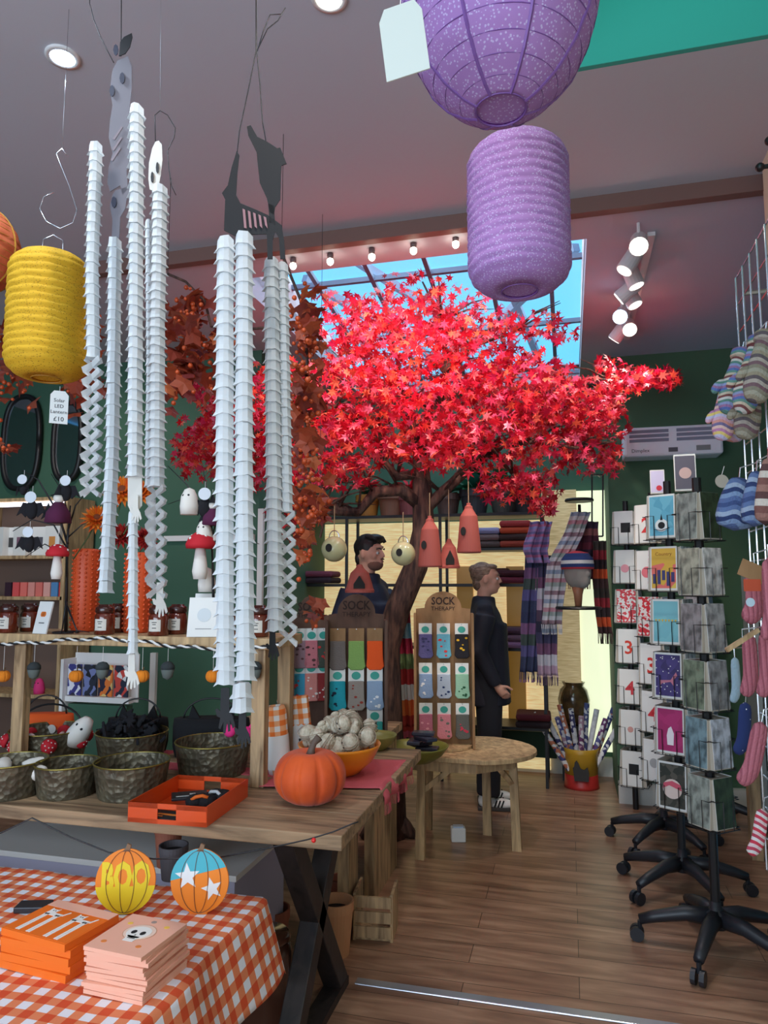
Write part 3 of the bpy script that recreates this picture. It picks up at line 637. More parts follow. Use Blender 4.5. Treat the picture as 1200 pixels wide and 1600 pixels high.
for i in range(7):
    a = i*.9; mushroom(inb(5, .10*math.cos(a), .09*math.sin(a)-.01, .05), .85, 'red spotted felt mushroom lying in the wide bronze basket', a, 1.2, 'felt mushrooms in the basket')
def ghost(p, s, lab, m=felt, cat='felt ornament', grp=None, eyes=bcard, rz=0, tilt=0):
    t = E('felt_ghost', lab, cat, p, rz, grp); t.rotation_euler.y = tilt
    B().lathe([(.001, 0), (.022*s, .0), (.024*s, .02*s), (.02*s, .045*s), (.012*s, .062*s), (.001, .067*s)], 14, mod=lambda g, j: 1+.07*math.sin(3*g)*(j < 3)).build('body', m, t, smooth=True)
    b = B(); b.ball((-.007*s, -.016*s, .046*s), .0034*s, 6, 5); b.ball((.007*s, -.016*s, .046*s), .0034*s, 6, 5); b.build('eyes', eyes, t)
for i in range(5): ghost(inb(2, .07*math.cos(i*1.4), .06*math.sin(i*1.4), .068), 1.3, 'small white felt ghost in the leftmost bronze basket', rz=i, tilt=1.3, grp='white ghosts in the left basket')
ghost(inb(5, .13, -.02, .075), 2.0, 'long white felt ghost leaning on the right rim of the mushroom basket', tilt=.7)
batm = mat('black_felt', (20, 20, 26), .95, bump=.3, bs=90)
for i in range(22):
    a = i*2.4; q = .028*math.sqrt(i); t = tag(B().prism([(-.055, .02), (-.03, .012), (-.02, .03), (-.01, .018), (0, .024), (.01, .018), (.02, .03), (.03, .012), (.055, .02), (.045, -.01), (.02, -.006), (0, -.02), (-.02, -.006), (-.045, -.01)], -.006, .006).build('felt_bat', batm, bevel=.003, loc=inb(4, q*math.cos(a), q*math.sin(a)*.8, .16-.6*q+.02*(i % 3))), 'black felt bat in the heaped bronze basket', 'felt ornament', 'black felt bats heaped in the basket')
    t.rotation_euler = (rnd.uniform(-1.3, 1.3), rnd.uniform(-.6, .6), rnd.uniform(0, 6))
# ---------------------------------------------------------------- riser shelf on the table
SZ = 1.30
Rs = E('display_shelf', 'raised pale wooden shelf on posts standing on the trestle table', 'shelf', (-2.1, 2.52, .7505))
b = B(); b.box((.02, .08, SZ-.7505-.021), (1.98, .16, .042)); b.box((.02, .245, SZ-.7505-.021), (1.98, .16, .042)); b.build('shelf_board', woodl, Rs, bevel=.003)
for u, v in ((.955, .03), (.955, .28), (-.12, .03), (-.9, .28)): B().box((u, v, (SZ-.7505-.042)/2), (.055, .045, SZ-.7505-.042)).build('post', woodz, Rs, bevel=.003)
# twisted black and white cord along the shelf edge
b = B(); b2 = B(); n = 420
cp = [on(x, y, 1.262) for x, y in ((-40, 1018), (470, 1018))]
def cordp(f):
    u = -2.95+f*1.9; return Vector((u, 2.497, 1.279+.014*math.sin(f*13)-.02*math.sin(f*31)**2*.4))
pts1 = []; pts2 = []
for i in range(n+1):
    f = i/n; p = cordp(f); a = f*190
    pts1.append(p+Vector((0, math.cos(a)*.0035, math.sin(a)*.0035))); pts2.append(p-Vector((0, math.cos(a)*.0035, math.sin(a)*.0035)))
cr = E('twisted_cord', 'black and white twisted cord strung along the shelf edge', 'cord', cordp(.5))
B().tube([p-cordp(.5) for p in pts1], .0042, 5).build('black_strand', black, cr); B().tube([p-cordp(.5) for p in pts2], .0042, 5).build('white_strand', card, cr)
def shelf_pt(px, z=SZ, v=2.58, py=985):
    a, b_, c, f = ray(px, py); t = v/b_; return Vector((a*t, v, z+.0005))
# candle jars
amber = mat('amber_glass', (96, 34, 18), .12, spec=.8, coat=.5); amberl = mat('jar_lid', (60, 24, 18), .25, coat=.4)
def jar(px, v, lab, s=1.0):
    p = shelf_pt(px, v=v); t = E('candle_jar', lab, 'candle', p, 0, 'amber candle jars on the shelf')
    jb = B().lathe([(.036*s, 0), (.04*s, .004), (.04*s, .075*s), (.036*s, .083*s), (.033*s, .088*s)], 28).build('jar', amber, t, smooth=True)
    B().lathe([(.036*s, .088*s), (.038*s, .09*s), (.038*s, .108*s), (.033*s, .114*s), (.026*s, .116*s), (.026*s, .122*s)], 28).build('lid', amberl, t, smooth=True)
    g0 = -PI/2-.1+TH
    B().grid(lambda a, c: (.0408*s*math.cos(g0-.62+1.24*a), .0408*s*math.sin(g0-.62+1.24*a), .018*s+.046*s*c), 8, 1).build('paper_label', col((205, 200, 190), .7), jb)
    b = B()
    for k, (wd, zz) in enumerate(((.5, .052), (.35, .044), (.42, .03))): b.grid(lambda a, c: (.0412*s*math.cos(g0-wd/2+wd*a), .0412*s*math.sin(g0-wd/2+wd*a), zz*s+.003*s*c), 5, 1)
    b.build('label_print', col((60, 60, 60)), jb)
for x, v, lab in [(12, 2.56, 'amber candle jar at the left edge of the shelf'), (46, 2.66, 'amber candle jar behind the leaning pumpkin card'), (163, 2.56, 'amber candle jar with white label right of the orange vase'), (184, 2.70, 'amber candle jar standing behind the one right of the orange vase'),
                  (247, 2.56, 'amber candle jar with white label below the small skeleton'), (277, 2.66, 'amber candle jar just left of the white framed card'), (404, 2.60, 'amber candle jar between the two paper garlands of the black skeleton'), (352, 2.66, 'amber candle jar hidden behind the wide paper garland')]: jar(x, v, lab)
def standcard(px, v, w_, h_, lab, art, lean=-.22, rz=0, zz=SZ):
    p = shelf_pt(px, zz, v); t = E('display_card', lab, 'card', p, TH+rz); t.rotation_euler.x = lean
    B().box((0, 0, h_/2), (w_, .006, h_)).build('card_face', card, t)
    if art == 'pumpkin':
        b = B()
        for k in (-1, 0, 1): b.disc((k*.008, h_*.6), .011, 14, .8, -.0045, -.0032)
        b.build('pumpkin_print', col((225, 120, 50)), t); B().box((0, -.0035, h_*.33), (w_*.4, .001, .004)).build('print_line', col((90, 90, 90)), t)
    elif art == 'frame':
        B().disc((0, h_*.55), w_*.22, 16, 1, -.0045, -.0032).build('faint_print', col((205, 212, 215)), t); B().box((0, -.0035, h_*.2), (w_*.5, .001, .003)).build('print_line', col((150, 150, 150)), t)
    return t
standcard(62, 2.53, .085, .135, 'white card with a small orange pumpkin leaning on the shelf', 'pumpkin', rz=-.5)
standcard(317, 2.53, .125, .155, 'plain white framed card propped up beside the wide paper garland', 'frame')
standcard(322, 2.62, .11, .17, 'white card standing behind the white framed card', None)
# orange ribbed vases with sunflowers
ovase = mat('orange_bobbled_ceramic', (206, 78, 32), .5)
def vase(px, v, h, lab):
    p = shelf_pt(px, v=v); t = E('bobble_vase', lab, 'vase', p, 0, 'orange bobbled vases')
    B().lathe([(.05, 0), (.054, .008), (.055, h*.9), (.05, h*.97), (.045, h), (.04, h), (.044, h*.9), (.044, .02), (.001, .02)], 36).build('body', ovase, t, smooth=True)
    for k in range(13):
        b = B(); g = 2*PI*k/13
        for j in range(int(h/.02)): b.ball((.056*math.cos(g), .056*math.sin(g), .02+j*.0195), .0055, 6, 4)
        b.build('bobble_row', ovase, t, smooth=True)
vase(131, 2.72, .36, 'tall orange bobbled vase behind the black twig tree'); vase(213, 2.70, .34, 'orange bobbled vase behind the long paper hand')
def dahlia(px, py, d, s, lab, m, leafs=0):
    p = at(px, py, d); t = E('sunflower', lab, 'flower', p, 0, 'orange artificial flowers'); t.rotation_euler = (-.3+rnd.uniform(-.3, .3), rnd.uniform(-.5, .5), TH+rnd.uniform(-.4, .4))
    b = B()
    for L_ in range(4):
        for k in range(16):
            g = 2*PI*k/16+L_*.2; r0, r1 = .012*s, s*(.075-.013*L_); y = -.006*L_*1.4
            c_, s_ = math.cos(g), math.sin(g); wq = .008*s
            b.add([(r0*c_, y, r0*s_), ((r0+r1)*.5*c_-wq*s_, y-.004, (r0+r1)*.5*s_+wq*c_), (r1*c_, y-.002-.01*L_, r1*s_), ((r0+r1)*.5*c_+wq*s_, y-.004, (r0+r1)*.5*s_-wq*c_)], [(0, 1, 2, 3)])
    b.build('petals', m, t, solid=.001); B().ball((0, -.02, 0), (.018*s, .01, .018*s), 12, 7).build('flower_centre', col((110, 50, 20), .9), t, smooth=True)
    B().tube([(0, .0, 0), (.0, .03, -.08), (0, .03, -.2*s)], .003, 5).build('stem', col((60, 80, 40)), t)
fo = thin('orange_petals', (232, 120, 28), .3, kind='island', cols=[(240, 140, 30), (226, 90, 20), (245, 160, 50)])
fr = thin('crimson_petals', (160, 20, 30), .3, kind='island', cols=[(150, 16, 26), (190, 40, 30), (120, 10, 26)])
for a in [(192, 768, 3.1, 1.15, 'large orange flower between the white paper strands', fo), (152, 812, 3.1, 1.0, 'orange flower at the left, above the orange vase', fo), (222, 772, 3.12, 1.0, 'orange flower right of the long paper hand', fo), (190, 838, 3.1, .9, 'dark red flower below the large orange one', fr), (228, 842, 3.1, .8, 'red flower lowest at the right of the orange ones', fr)]: dahlia(*a)
# black twig trees with felt ornaments
def twigtree(name, lab, basepx, v, pix, d):
    p = shelf_pt(basepx, v=v); t = E(name, lab, 'ornament tree', p)
    for pl, r in pix:
        b = B(); n = len(pl); b.tube([(at(x, y, d)-p) if not (i == 0 and y > 980) else Vector((0, 0, .004)) for i, (x, y) in enumerate(pl)], [r*(1-.6*i/(n-1)) for i in range(n)], 6); b.build('branch', black, t, smooth=True)
    B().tube([(.05*math.cos(k*.3), .05*math.sin(k*.3), .005) for k in range(21)], .004, 6).build('foot_ring', black, t)
    return t
dt = 2.86
twigtree('twig_tree', 'black metal twig tree hung with felt bats at the left of the shelf', 103, 2.58, [([(103, 985), (104, 930), (105, 850), (110, 790)], .008), ([(106, 850), (90, 800), (60, 750), (35, 735)], .005), ([(106, 830), (118, 790), (134, 770)], .004), ([(106, 860), (84, 820), (50, 812), (20, 830)], .004), ([(106, 870), (70, 850), (40, 870)], .003), ([(108, 810), (98, 770), (80, 740)], .003), ([(104, 940), (96, 990)], .005), ([(104, 945), (120, 985), (140, 988)], .004), ([(106, 840), (128, 820), (138, 815)], .003)], dt)
twigtree('twig_tree', 'black metal twig tree hung with ghosts beside the wide paper garland', 334, 2.64, [([(334, 985), (333, 900), (330, 820)], .007), ([(332, 850), (316, 790), (290, 755), (262, 728)], .004), ([(331, 830), (326, 780), (318, 735)], .004), ([(331, 840), (345, 790), (350, 740)], .003), ([(320, 800), (290, 778), (262, 788)], .003), ([(333, 850), (352, 830), (405, 850)], .003)], dt)
tagm = mat('round_tag', (205, 212, 220), .6)
def felty(px, py, s, lab, kind, d=2.8):
    p = at(px, py, d); t = E('felt_'+kind, lab, 'felt ornament', p, TH)
    if kind == 'witch':
        B().lathe([(.034*s, -.06*s), (.03*s, -.03*s), (.012*s, 0)], 12, mod=lambda g, j: 1+.12*math.sin(4*g)).build('cloak', mat('purple_felt', (82, 26, 62), .95), t, smooth=True)
        B().ball((0, 0, .012*s), .016*s, 12, 8).build('head', felt, t, smooth=True)
        B().lathe([(.024*s, .02*s), (.014*s, .024*s), (.001, .055*s)], 12).build('hat', batm, t, smooth=True)
        B().prism([(-.03*s, 0), (-.05*s, -.05*s), (-.02*s, -.03*s)], -.002, .002).build('arm', batm, t)
    elif kind == 'bat':
        B().ball((0, 0, -.01*s), (.02*s, .016*s, .032*s), 12, 8).build('body', batm, t, smooth=True)
        b = B(); b.prism([(0, .01*s), (.03*s, .015*s), (.05*s, -.03*s), (.035*s, -.02*s), (.02*s, -.035*s), (.01*s, -.015*s)], -.002, .002); b.build('wing', batm, t)
        b = B(); b.prism([(0, .01*s), (-.03*s, .015*s), (-.05*s, -.03*s), (-.035*s, -.02*s), (-.02*s, -.035*s), (-.01*s, -.015*s)], -.002, .002); b.build('wing', batm, t)
    elif kind == 'spider':
        B().ball((0, 0, -.012*s), (.014*s, .014*s, .018*s), 10, 7).build('body', batm, t, smooth=True); b = B()
        for sg in (-1, 1):
            for k in range(4): b.tube([(0, 0, -.008*s), (sg*.02*s, -.005, .004*s-k*.007*s), (sg*.026*s, -.006, -.018*s-k*.006*s)], .0014, 4)
        b.build('legs', batm, t)
    if kind != 'witch': B().disc((.004, .03*s), .019*s, 18, 1, -.024, -.022).build('round_tag', tagm, t)
    B().tube([(0, 0, .03*s), (0, 0, .07*s)], .0007, 4).build('thread', card, t)
for a in [(37, 762, 1.0, 'black felt spider hanging from the left tip of the twig tree', 'spider'), (50, 792, 1.2, 'black felt bat with a round white tag, upper left on the twig tree', 'bat'), (92, 785, 1.35, 'felt witch with a white head and purple cloak on the twig tree', 'witch'), (104, 765, 1.1, 'black felt bat below the pale round tag at the top of the twig tree', 'bat'), (46, 845, 1.1, 'black felt bat with a white tag, lowest on the twig tree', 'bat'),
          (320, 788, 1.3, 'black felt bat hanging on the right twig tree', 'bat'), (332, 795, 1.1, 'felt witch in purple on the right twig tree', 'witch')]: felty(*a)
mushroom(at(88, 905, 2.8), 1.15, 'red spotted felt mushroom hanging from the left twig tree', hang=.06, grp=None)
mushroom(at(312, 905, 2.8), 1.55, 'large red spotted felt mushroom hanging beside the white framed card', hang=.06, grp=None)
ghost(at(295, 804, 2.8), 1.6, 'white felt ghost hanging from the right twig tree'); ghost(at(318, 850, 2.8), 1.4, 'white felt ghost just above the large red mushroom'); ghost(at(322, 925, 2.9), 1.5, 'white felt figure behind the large red mushroom')
# ornaments hanging below the shelf
def hang(px, py, kind, lab):
    v = 2.50; p = atv(px, py, v)
    if kind == 'p':
        t = pumpkin('felt_pumpkin', lab, p-Vector((0, 0, .025)), .028, .048, mat('orange_felt', (226, 130, 30), .95), col((90, 70, 40)), 8, 'felt ornament', 'orange felt pumpkins hanging under the shelf'); top = .05
    else:
        t = E('felt_acorn', lab, 'felt ornament', p, 0, 'grey felt acorns hanging under the shelf')
        B().lathe([(.001, -.035), (.018, -.025), (.025, 0), (.024, .01)], 14).build('nut', col((96, 104, 100), .95), t, smooth=True)
        B().lathe([(.027, .006), (.026, .02), (.016, .032), (.001, .036)], 14).build('cap', col((50, 56, 58), .95), t, smooth=True); top = .035
    B().tube([(0, 0, top), (0, 0, 1.257-t.location.z)], .0007, 4).build('thread', card, t)
for i, x in enumerate((5, 119, 222, 333)): hang(x, 1056, 'p', ['orange felt pumpkin hanging under the shelf at the left edge', 'orange felt pumpkin hanging second from the left under the shelf', 'orange felt pumpkin just behind the lowest white paper hand', 'orange felt pumpkin beside the wide paper garland under the shelf'][i])
for i, x in enumerate((53, 160, 262, 398)): hang(x, 1048, 'a', ['grey felt acorn hanging leftmost under the shelf', 'grey felt acorn hanging between two orange pumpkins under the shelf', 'dark capped felt acorn right of the lowest white paper hand', 'black and grey felt acorn beside the wooden post'][i])
# ---------------------------------------------------------------- bags behind the baskets
blkf = mat('black_fabric', (16, 16, 20), .9, bump=.2, bs=60)
def bag(px, py, d, w_, h_, lab, m, ears=True, face_m=None, z=.7505):
    p = at(px, py, d); p.z = z; t = E('tote_bag', lab, 'bag', p, TH)
    b = B(); b.lathe([(w_/2*.92, 0), (w_/2, h_*.3), (w_/2, h_*.8), (w_/2*.97, h_)], 24, sy=.42); b.build('body', m, t, smooth=True)
    if ears:
        for s in (-1, 1): B().prism([(s*w_*.22-.03, h_-.01), (s*w_*.22+.03, h_-.01), (s*w_*.25, h_+.055)], -.008, .008).build('ear', m, t)
    B().tube([(w_*.36*math.cos(PI*k/14), 0, h_+.085*math.sin(PI*k/14)) for k in range(15)], .004, 6).build('handle', black, t, smooth=True)
    if face_m:
        for s in (-1, 1): B().disc((s*w_*.2, h_*.6), .02, 14, 1, -w_*.21-.002, -w_*.20).build('eye', face_m, t)
bag(330, 1160, 3.2, .34, .17, 'black cat-eared bag with a thin handle behind the large empty basket', blkf)
bag(215, 1150, 3.32, .28, .15, 'black bag with small ears behind the heap of felt bats', blkf)
bag(72, 1130, 3.42, .26, .15, 'bright orange pumpkin bag behind the mushroom basket', col((236, 92, 24), .8), False, felt)
pinkm = mat('hot_pink_felt', (236, 50, 130), .9)
for (x, y, lab) in [(359, 1140, 'hot pink felt cat left of the black paper hand'), (385, 1143, 'hot pink felt cat right of the black paper hand')]:
    p = at(x, y, 2.98); t = E('felt_cat', lab, 'felt ornament', p-Vector((0, 0, .03)), TH, 'hot pink cats')
    B().ball((0, 0, .025), (.026, .02, .026), 12, 8).build('head', pinkm, t, smooth=True)
    for s in (-1, 1): B().prism([(s*.012-.008, .042), (s*.012+.008, .042), (s*.018, .062)], -.004, .004).build('ear', pinkm, t)
# ---------------------------------------------------------------- low table, gingham cloth
ging = mat('orange_gingham', (226, 100, 50), .85, kind='gingham', axis=1, freq=19, cols=[(226, 226, 232), (222, 128, 84), (208, 76, 34)], bump=.1, bs=300)
LT = E('low_table', 'low wooden table at the front, hidden under the gingham cloth', 'table', (-1.75, 1.42, 0))
B().box((0, 0, .575), (1.72, 1.14, .04)).build('table_top', darkw, LT)
for s in (-1, 1):
    for q in (-1, 1): B().box((s*.8, q*.5, .277), (.06, .06, .555)).build('leg', darkw, LT)
CL = E('tablecloth', 'orange and white gingham cloth over the low front table', 'tablecloth', (-1.75, 1.42, .598))
def cf(s, t):
    x = -.9+s*1.98; y = -.62+t*1.22; z = .004+.0015*math.sin(x*23+y*9); ox = 0
    if x > .875:
        dd = x-.875; x = .878+dd*.30+.012*math.sin(y*16); z -= dd*.93
    y2 = y
    if y > .585: y2 = .588+.01*math.sin(x*21)+(y-.585)*.2; z -= (y-.585)
    return (x, y2, max(z, -.3))
cl = B().grid(cf, 130, 80).build('cloth', ging, CL, smooth=True, solid=.0015)
# orange cat cards and pink skull cards
def stack_at(px, py, w_, h_, rz, n, th, name, lab, mm, z0=.604, art=None, grp=None, jit=.006):
    p = on(px, py, z0); rr = random.Random(int(px)); pos = ['at the bottom', 'second from the bottom', 'third from the bottom', 'fourth from the bottom', 'fifth from the bottom', 'sixth from the bottom', 'seventh from the bottom', 'eighth from the bottom', 'ninth from the bottom', 'next to the top', 'on top']
    for i in range(n):
        top = i == n-1; ps = pos[i] if i < n-2 else ('on top' if top else 'next to the top')
        t = E(name, lab % ps, 'card', (p.x+rr.uniform(-jit, jit), p.y+rr.uniform(-jit, jit), z0+i*(th+.0006)), rz+rr.uniform(-.05, .05), grp)
        B().box((0, 0, th/2), (w_, h_, th)).build('envelope', mm, t)
        if top and art: art(t, w_, h_, th)
orc = mat('orange_print', (236, 110, 20), .55); wpr = mat('white_print', (236, 232, 225), .6)
peach = mat('peach_card', (238, 176, 150), .65)
def catart(t, w_, h_, th):
    z = th; b = B(); b.slab([(-w_/2+.004, -h_/2+.004), (w_/2-.004, -h_/2+.004), (w_/2-.004, h_*.28), (-w_/2+.004, h_*.28)], z, z+.0006); b.build('orange_panel', orc, t)
    B().slab([(-w_/2, h_*.30), (w_/2, h_*.30), (w_/2, h_/2), (-w_/2, h_/2)], z, z+.0006).build('header_strip', peach, t)
    for s in (-1, 1):
        b = B(); x0 = s*w_*.22
        for q in (-1, 1):
            for r in (-.3, .3): b.slab([(x0+q*.017+r*.012-.003, -h_*.44), (x0+q*.017+r*.012+.003, -h_*.44), (x0+q*.017+r*.012+.003, h_*.1), (x0+q*.017+r*.012-.003, h_*.1)], z+.0006, z+.0012)
        b.slab([(x0-.025, h_*.06), (x0+.025, h_*.06), (x0+.027, h_*.14), (x0-.025, h_*.14)], z+.0006, z+.0012)
        b.slab([(x0-.024, h_*.14), (x0-.002, h_*.14), (x0, h_*.26), (x0-.006, h_*.23), (x0-.018, h_*.23), (x0-.026, h_*.26)], z+.0006, z+.0012)
        b.slab([(x0+.024, h_*.1), (x0+.034, h_*.24), (x0+.038, h_*.235), (x0+.03, h_*.1)], z+.0006, z+.0012)
        b.build('cat_print', wpr, t)
        b = B()
        for q in (-.015, -.008): b.slab([(x0+q-.0015, h_*.18), (x0+q+.0015, h_*.18), (x0+q+.0015, h_*.20), (x0+q-.0015, h_*.20)], z+.0012, z+.0016)
        b.build('cat_eyes', bcard, t)
def skullart(t, w_, h_, th):
    z = th; E_ = lambda cx, cy, rx, ry, n=20: [(cx+rx*math.cos(2*PI*k/n), cy+ry*math.sin(2*PI*k/n)) for k in range(n)]
    B().slab(E_(.0, .01, .040, .036), z, z+.0005).build('pumpkin_outline', col((205, 150, 120)), t)
    B().slab(E_(.0, .01, .038, .034), z+.0002, z+.0008).build('pale_circle', col((236, 205, 185)), t)
    B().slab(E_(.0, .008, .030, .027)+[], z+.0008, z+.0014).build('skull_print', wpr, t); B().slab([(-.016, -.01), (.016, -.01), (.013, -.034), (-.013, -.034)], z+.0008, z+.0014).build('jaw_print', wpr, t)
    for s in (-1, 1): B().slab(E_(s*.012, .006, .0065, .0085, 12), z+.0014, z+.0018).build('eye_socket', bcard, t)
    B().slab([(-.002, -.008), (.002, -.008), (0, -.002)], z+.0014, z+.0018).build('nose', bcard, t); B().slab([(-.01, -.022), (.01, -.022), (.01, -.020), (-.01, -.020)], z+.0014, z+.0018).build('mouth', bcard, t)
    for (x, y, c) in ((-.05, .04, (240, 190, 80)), (.045, .05, (240, 190, 80)), (-.05, -.05, (226, 130, 60)), (.04, -.045, (226, 130, 60)), (0, .062, (160, 140, 130))): B().slab(E_(x, y, .007, .006, 10), z, z+.0006).build('corner_motif', col(c), t)
stack_at(92, 1497, .205, .165, TH-.37, 5, .0165, 'cat_card_box', 'thick orange card pack with white cats, %s of its stack', orc, art=catart, grp='orange card packs stacked on the gingham cloth')
stack_at(214, 1530, .155, .165, TH-.30, 11, .0085, 'skull_card', 'peach pink card pack, %s of the skull card stack', peach, art=skullart, grp='peach card packs stacked on the gingham cloth', jit=.006)
p = on(14, 1445, .604); t = tag(B().box((0, 0, .008), (.09, .05, .016)).build('card_holder', blackp, loc=(p.x-.0, p.y+.09, .605), rz=.3, bevel=.003), 'small flat black packet cut off at the left edge beside the orange card packs', 'holder')
# pumpkin signs
def pumpsign(px, py, lab, kind):
    p = on(px, 1428, .604); t = E('pumpkin_sign', lab, 'sign', (p.x, p.y, .604), TH+(.08 if kind == 'boo' else -.05)); r = .083; n = 40
    t.rotation_euler.x = -.06; zc = r*1.02
    def scal(k): a = 2*PI*k/n; return (r*.98*math.cos(a), zc+r*(1.0+.02*abs(math.sin(3*a)))*math.sin(a))
    pts = [scal(k) for k in range(n)]
    om = col((240, 132, 28), .5); ym = col((236, 205, 30), .5); bm_ = col((70, 175, 190), .5)
    B().prism(pts, -.003, .003).build('board', om, t, bevel=.001)
    cl_ = lambda f: [q for q in pts if f(q)]
    if kind == 'boo':
        B().prism(cl_(lambda q: q[1] < zc-r*.12), -.0036, -.003).build('lower_half', ym, t)
        text('lettering', 'BOO', .10, ym, t, (0, -.0034, zc+.008), bold=.005, sx=.60)
    else:
        B().prism([q for q in pts if q[1] > zc+r*.1+q[0]*.25], -.0036, -.003).build('upper_half', bm_, t)
        for (cx, cz, s, a0) in ((-.034, zc+.012, .036, .1), (.036, zc-.018, .031, .3)): B().prism([(cx+s*(1 if k % 2 == 0 else .42)*math.cos(PI/2+k*PI/5+a0), cz+s*(1 if k % 2 == 0 else .42)*math.sin(PI/2+k*PI/5+a0)) for k in range(10)], -.0044, -.0036).build('star', white, t)
    b = B()
    for k in (-.55, -.15, .25, .62): b.tube([(r*k*1.15*math.cos(a)*1.0, -.0048, zc+r*.97*math.sin(a)) for a in [-PI/2+PI*i/16 for i in range(17)]], .0008, 4)
    b.build('groove_line', col((110, 70, 50)), t)
    B().prism([(-.012, zc+r*.93), (.008, zc+r*.93), (.010, zc+r*1.12), (.0, zc+r*1.18), (-.004, zc+r*1.05)], -.004, .004).build('stem', col((130, 98, 72)), t)
    B().box((0, .02, .002), (.05, .045, .004)).build('foot', om, t)
pumpsign(194, 1378, 'flat orange and yellow pumpkin sign reading BOO', 'boo'); pumpsign(310, 1376, 'flat blue and orange pumpkin sign with two white stars', 'star')
# wire with little red bulbs along the table front
wp = [(-60, 1330), (0, 1302), (50, 1278), (110, 1308), (170, 1332), (240, 1342), (340, 1340), (420, 1325), (480, 1312), (520, 1300), (548, 1288), (560, 1284)]
wpts = [at(x, y, 2.12 if i < 8 else 2.14) for i, (x, y) in enumerate(wp)]
t = E('light_string', 'thin black wire with a small red bulb along the front of the trestle table', 'string lights', wpts[5]); B().tube([q-wpts[5] for q in wpts], .0022, 5).build('wire', black, t, smooth=True)
for i in (8,): B().ball(wpts[i]-wpts[5]+Vector((.02, 0, 0)), .007, 10, 7).build('bulb', mat('red_bulb', (220, 40, 40), .2), t, smooth=True)
# ---------------------------------------------------------------- things under the table
p = on(160, 1345, .5); b = B(); t = E('white_board_box', 'large flat white box standing under the trestle table behind the gingham cloth', 'box', (-1.72, 2.62, 0))
B().box((0, 0, .235), (1.12, .45, .47)).build('base', col((178, 176, 200), .7), t); B().box((0, 0, .48), (1.14, .47, .02)).build('lid', white, t)
terra = mat('terracotta', (158, 92, 70), .75); dark_fill = mat('dark_inside', (30, 26, 26), .9)  # even dark filler for pot insides and bird house openings
def pot(px, py, z, r, h, m, lab, name='plant_pot', rim=True, cat='pot', grp=None):
    p = on(px, py, z); t = E(name, lab, cat, (p.x, p.y, z+.0005), 0, grp)
    B().lathe([(r*.75, 0), (r*.95, h*.8), (r*.96, h*.82), (r, h*.82), (r, h), (r*.9, h), (r*.86, h*.75), (.001, h*.75)] if rim else [(r*.85, 0), (r, h*.5), (r*.97, h), (r*.9, h), (r*.88, h*.5), (.001, h*.4)], 28).build('body', m, t, smooth=False)
    B().lathe([(.001, h*.80), (r*.86, h*.80)], 20, cap=False).build('inside', dark_fill, t); return t
pot(400, 1472, 0, .10, .2, mat('cream_pot', (190, 165, 135), .6), 'cream rimmed flower pot with a dark inside seen behind the pumpkin signs'); pot(372, 1520, 0, .085, .17, mat('cream_pot', (190, 165, 135), .6), 'smaller cream rimmed pot just behind the star pumpkin sign')
pot(425, 1500, 0, .07, .2, terra, 'terracotta pot behind the crossed table leg'); pot(524, 1490, 0, .075, .21, mat('buff_pot', (196, 140, 100), .7), 'buff pot on the floor behind the table end'); pot(535, 1440, 0, .06, .19, terra, 'terracotta pot furthest back beside the table end')
pot(270, 1372, .502, .05, .11, mat('ribbed_grey_pot', (90, 84, 88), .6), 'grey ribbed pot on the white box between the pumpkin signs'); pot(262, 1352, .502, .05, .14, terra, 'terracotta pot on the corner of the white box')
t = E('storage_jar', 'tall dark brown glazed jar on the floor under the low table corner', 'jar', (*on(412, 1598, 0).to_2d(), .0005)); B().lathe([(.08, 0), (.095, .02), (.095, .24), (.085, .27), (.07, .275), (.07, .28)], 30).build('body', mat('brown_glaze', (84, 52, 40), .2, coat=.4), t, smooth=True); B().lathe([(.088, .272), (.09, .285), (.08, .296), (.001, .298)], 30).build('lid', mat('brown_glaze2', (100, 62, 48), .2, coat=.4), t, smooth=True)
p = on(535, 1500, 0); t = E('wooden_crate', 'small slatted wooden crate on the floor behind the crossed table leg', 'crate', (p.x+.07, p.y+.26, 0), .1)
for k in range(3): B().box((0, -.09, .04+k*.06), (.16, .012, .045)).build('slat', woodz, t)
for s in (-1, 1): B().box((s*.08, 0, .095), (.012, .17, .19)).build('end_panel', woodz, t)
B().box((0, 0, .008), (.15, .16, .012)).build('bottom', woodz, t)
p = on(716, 1314, 0); t = E('charger_box', 'small white plastic box on the floor beside the stool leg', 'box', (p.x, p.y, 0), TH); B().box((0, 0, .04), (.085, .06, .08)).build('body', white, t, bevel=.006); B().box((.0, 0, .084), (.06, .04, .008)).build('lid', col((180, 195, 220), .4), t)
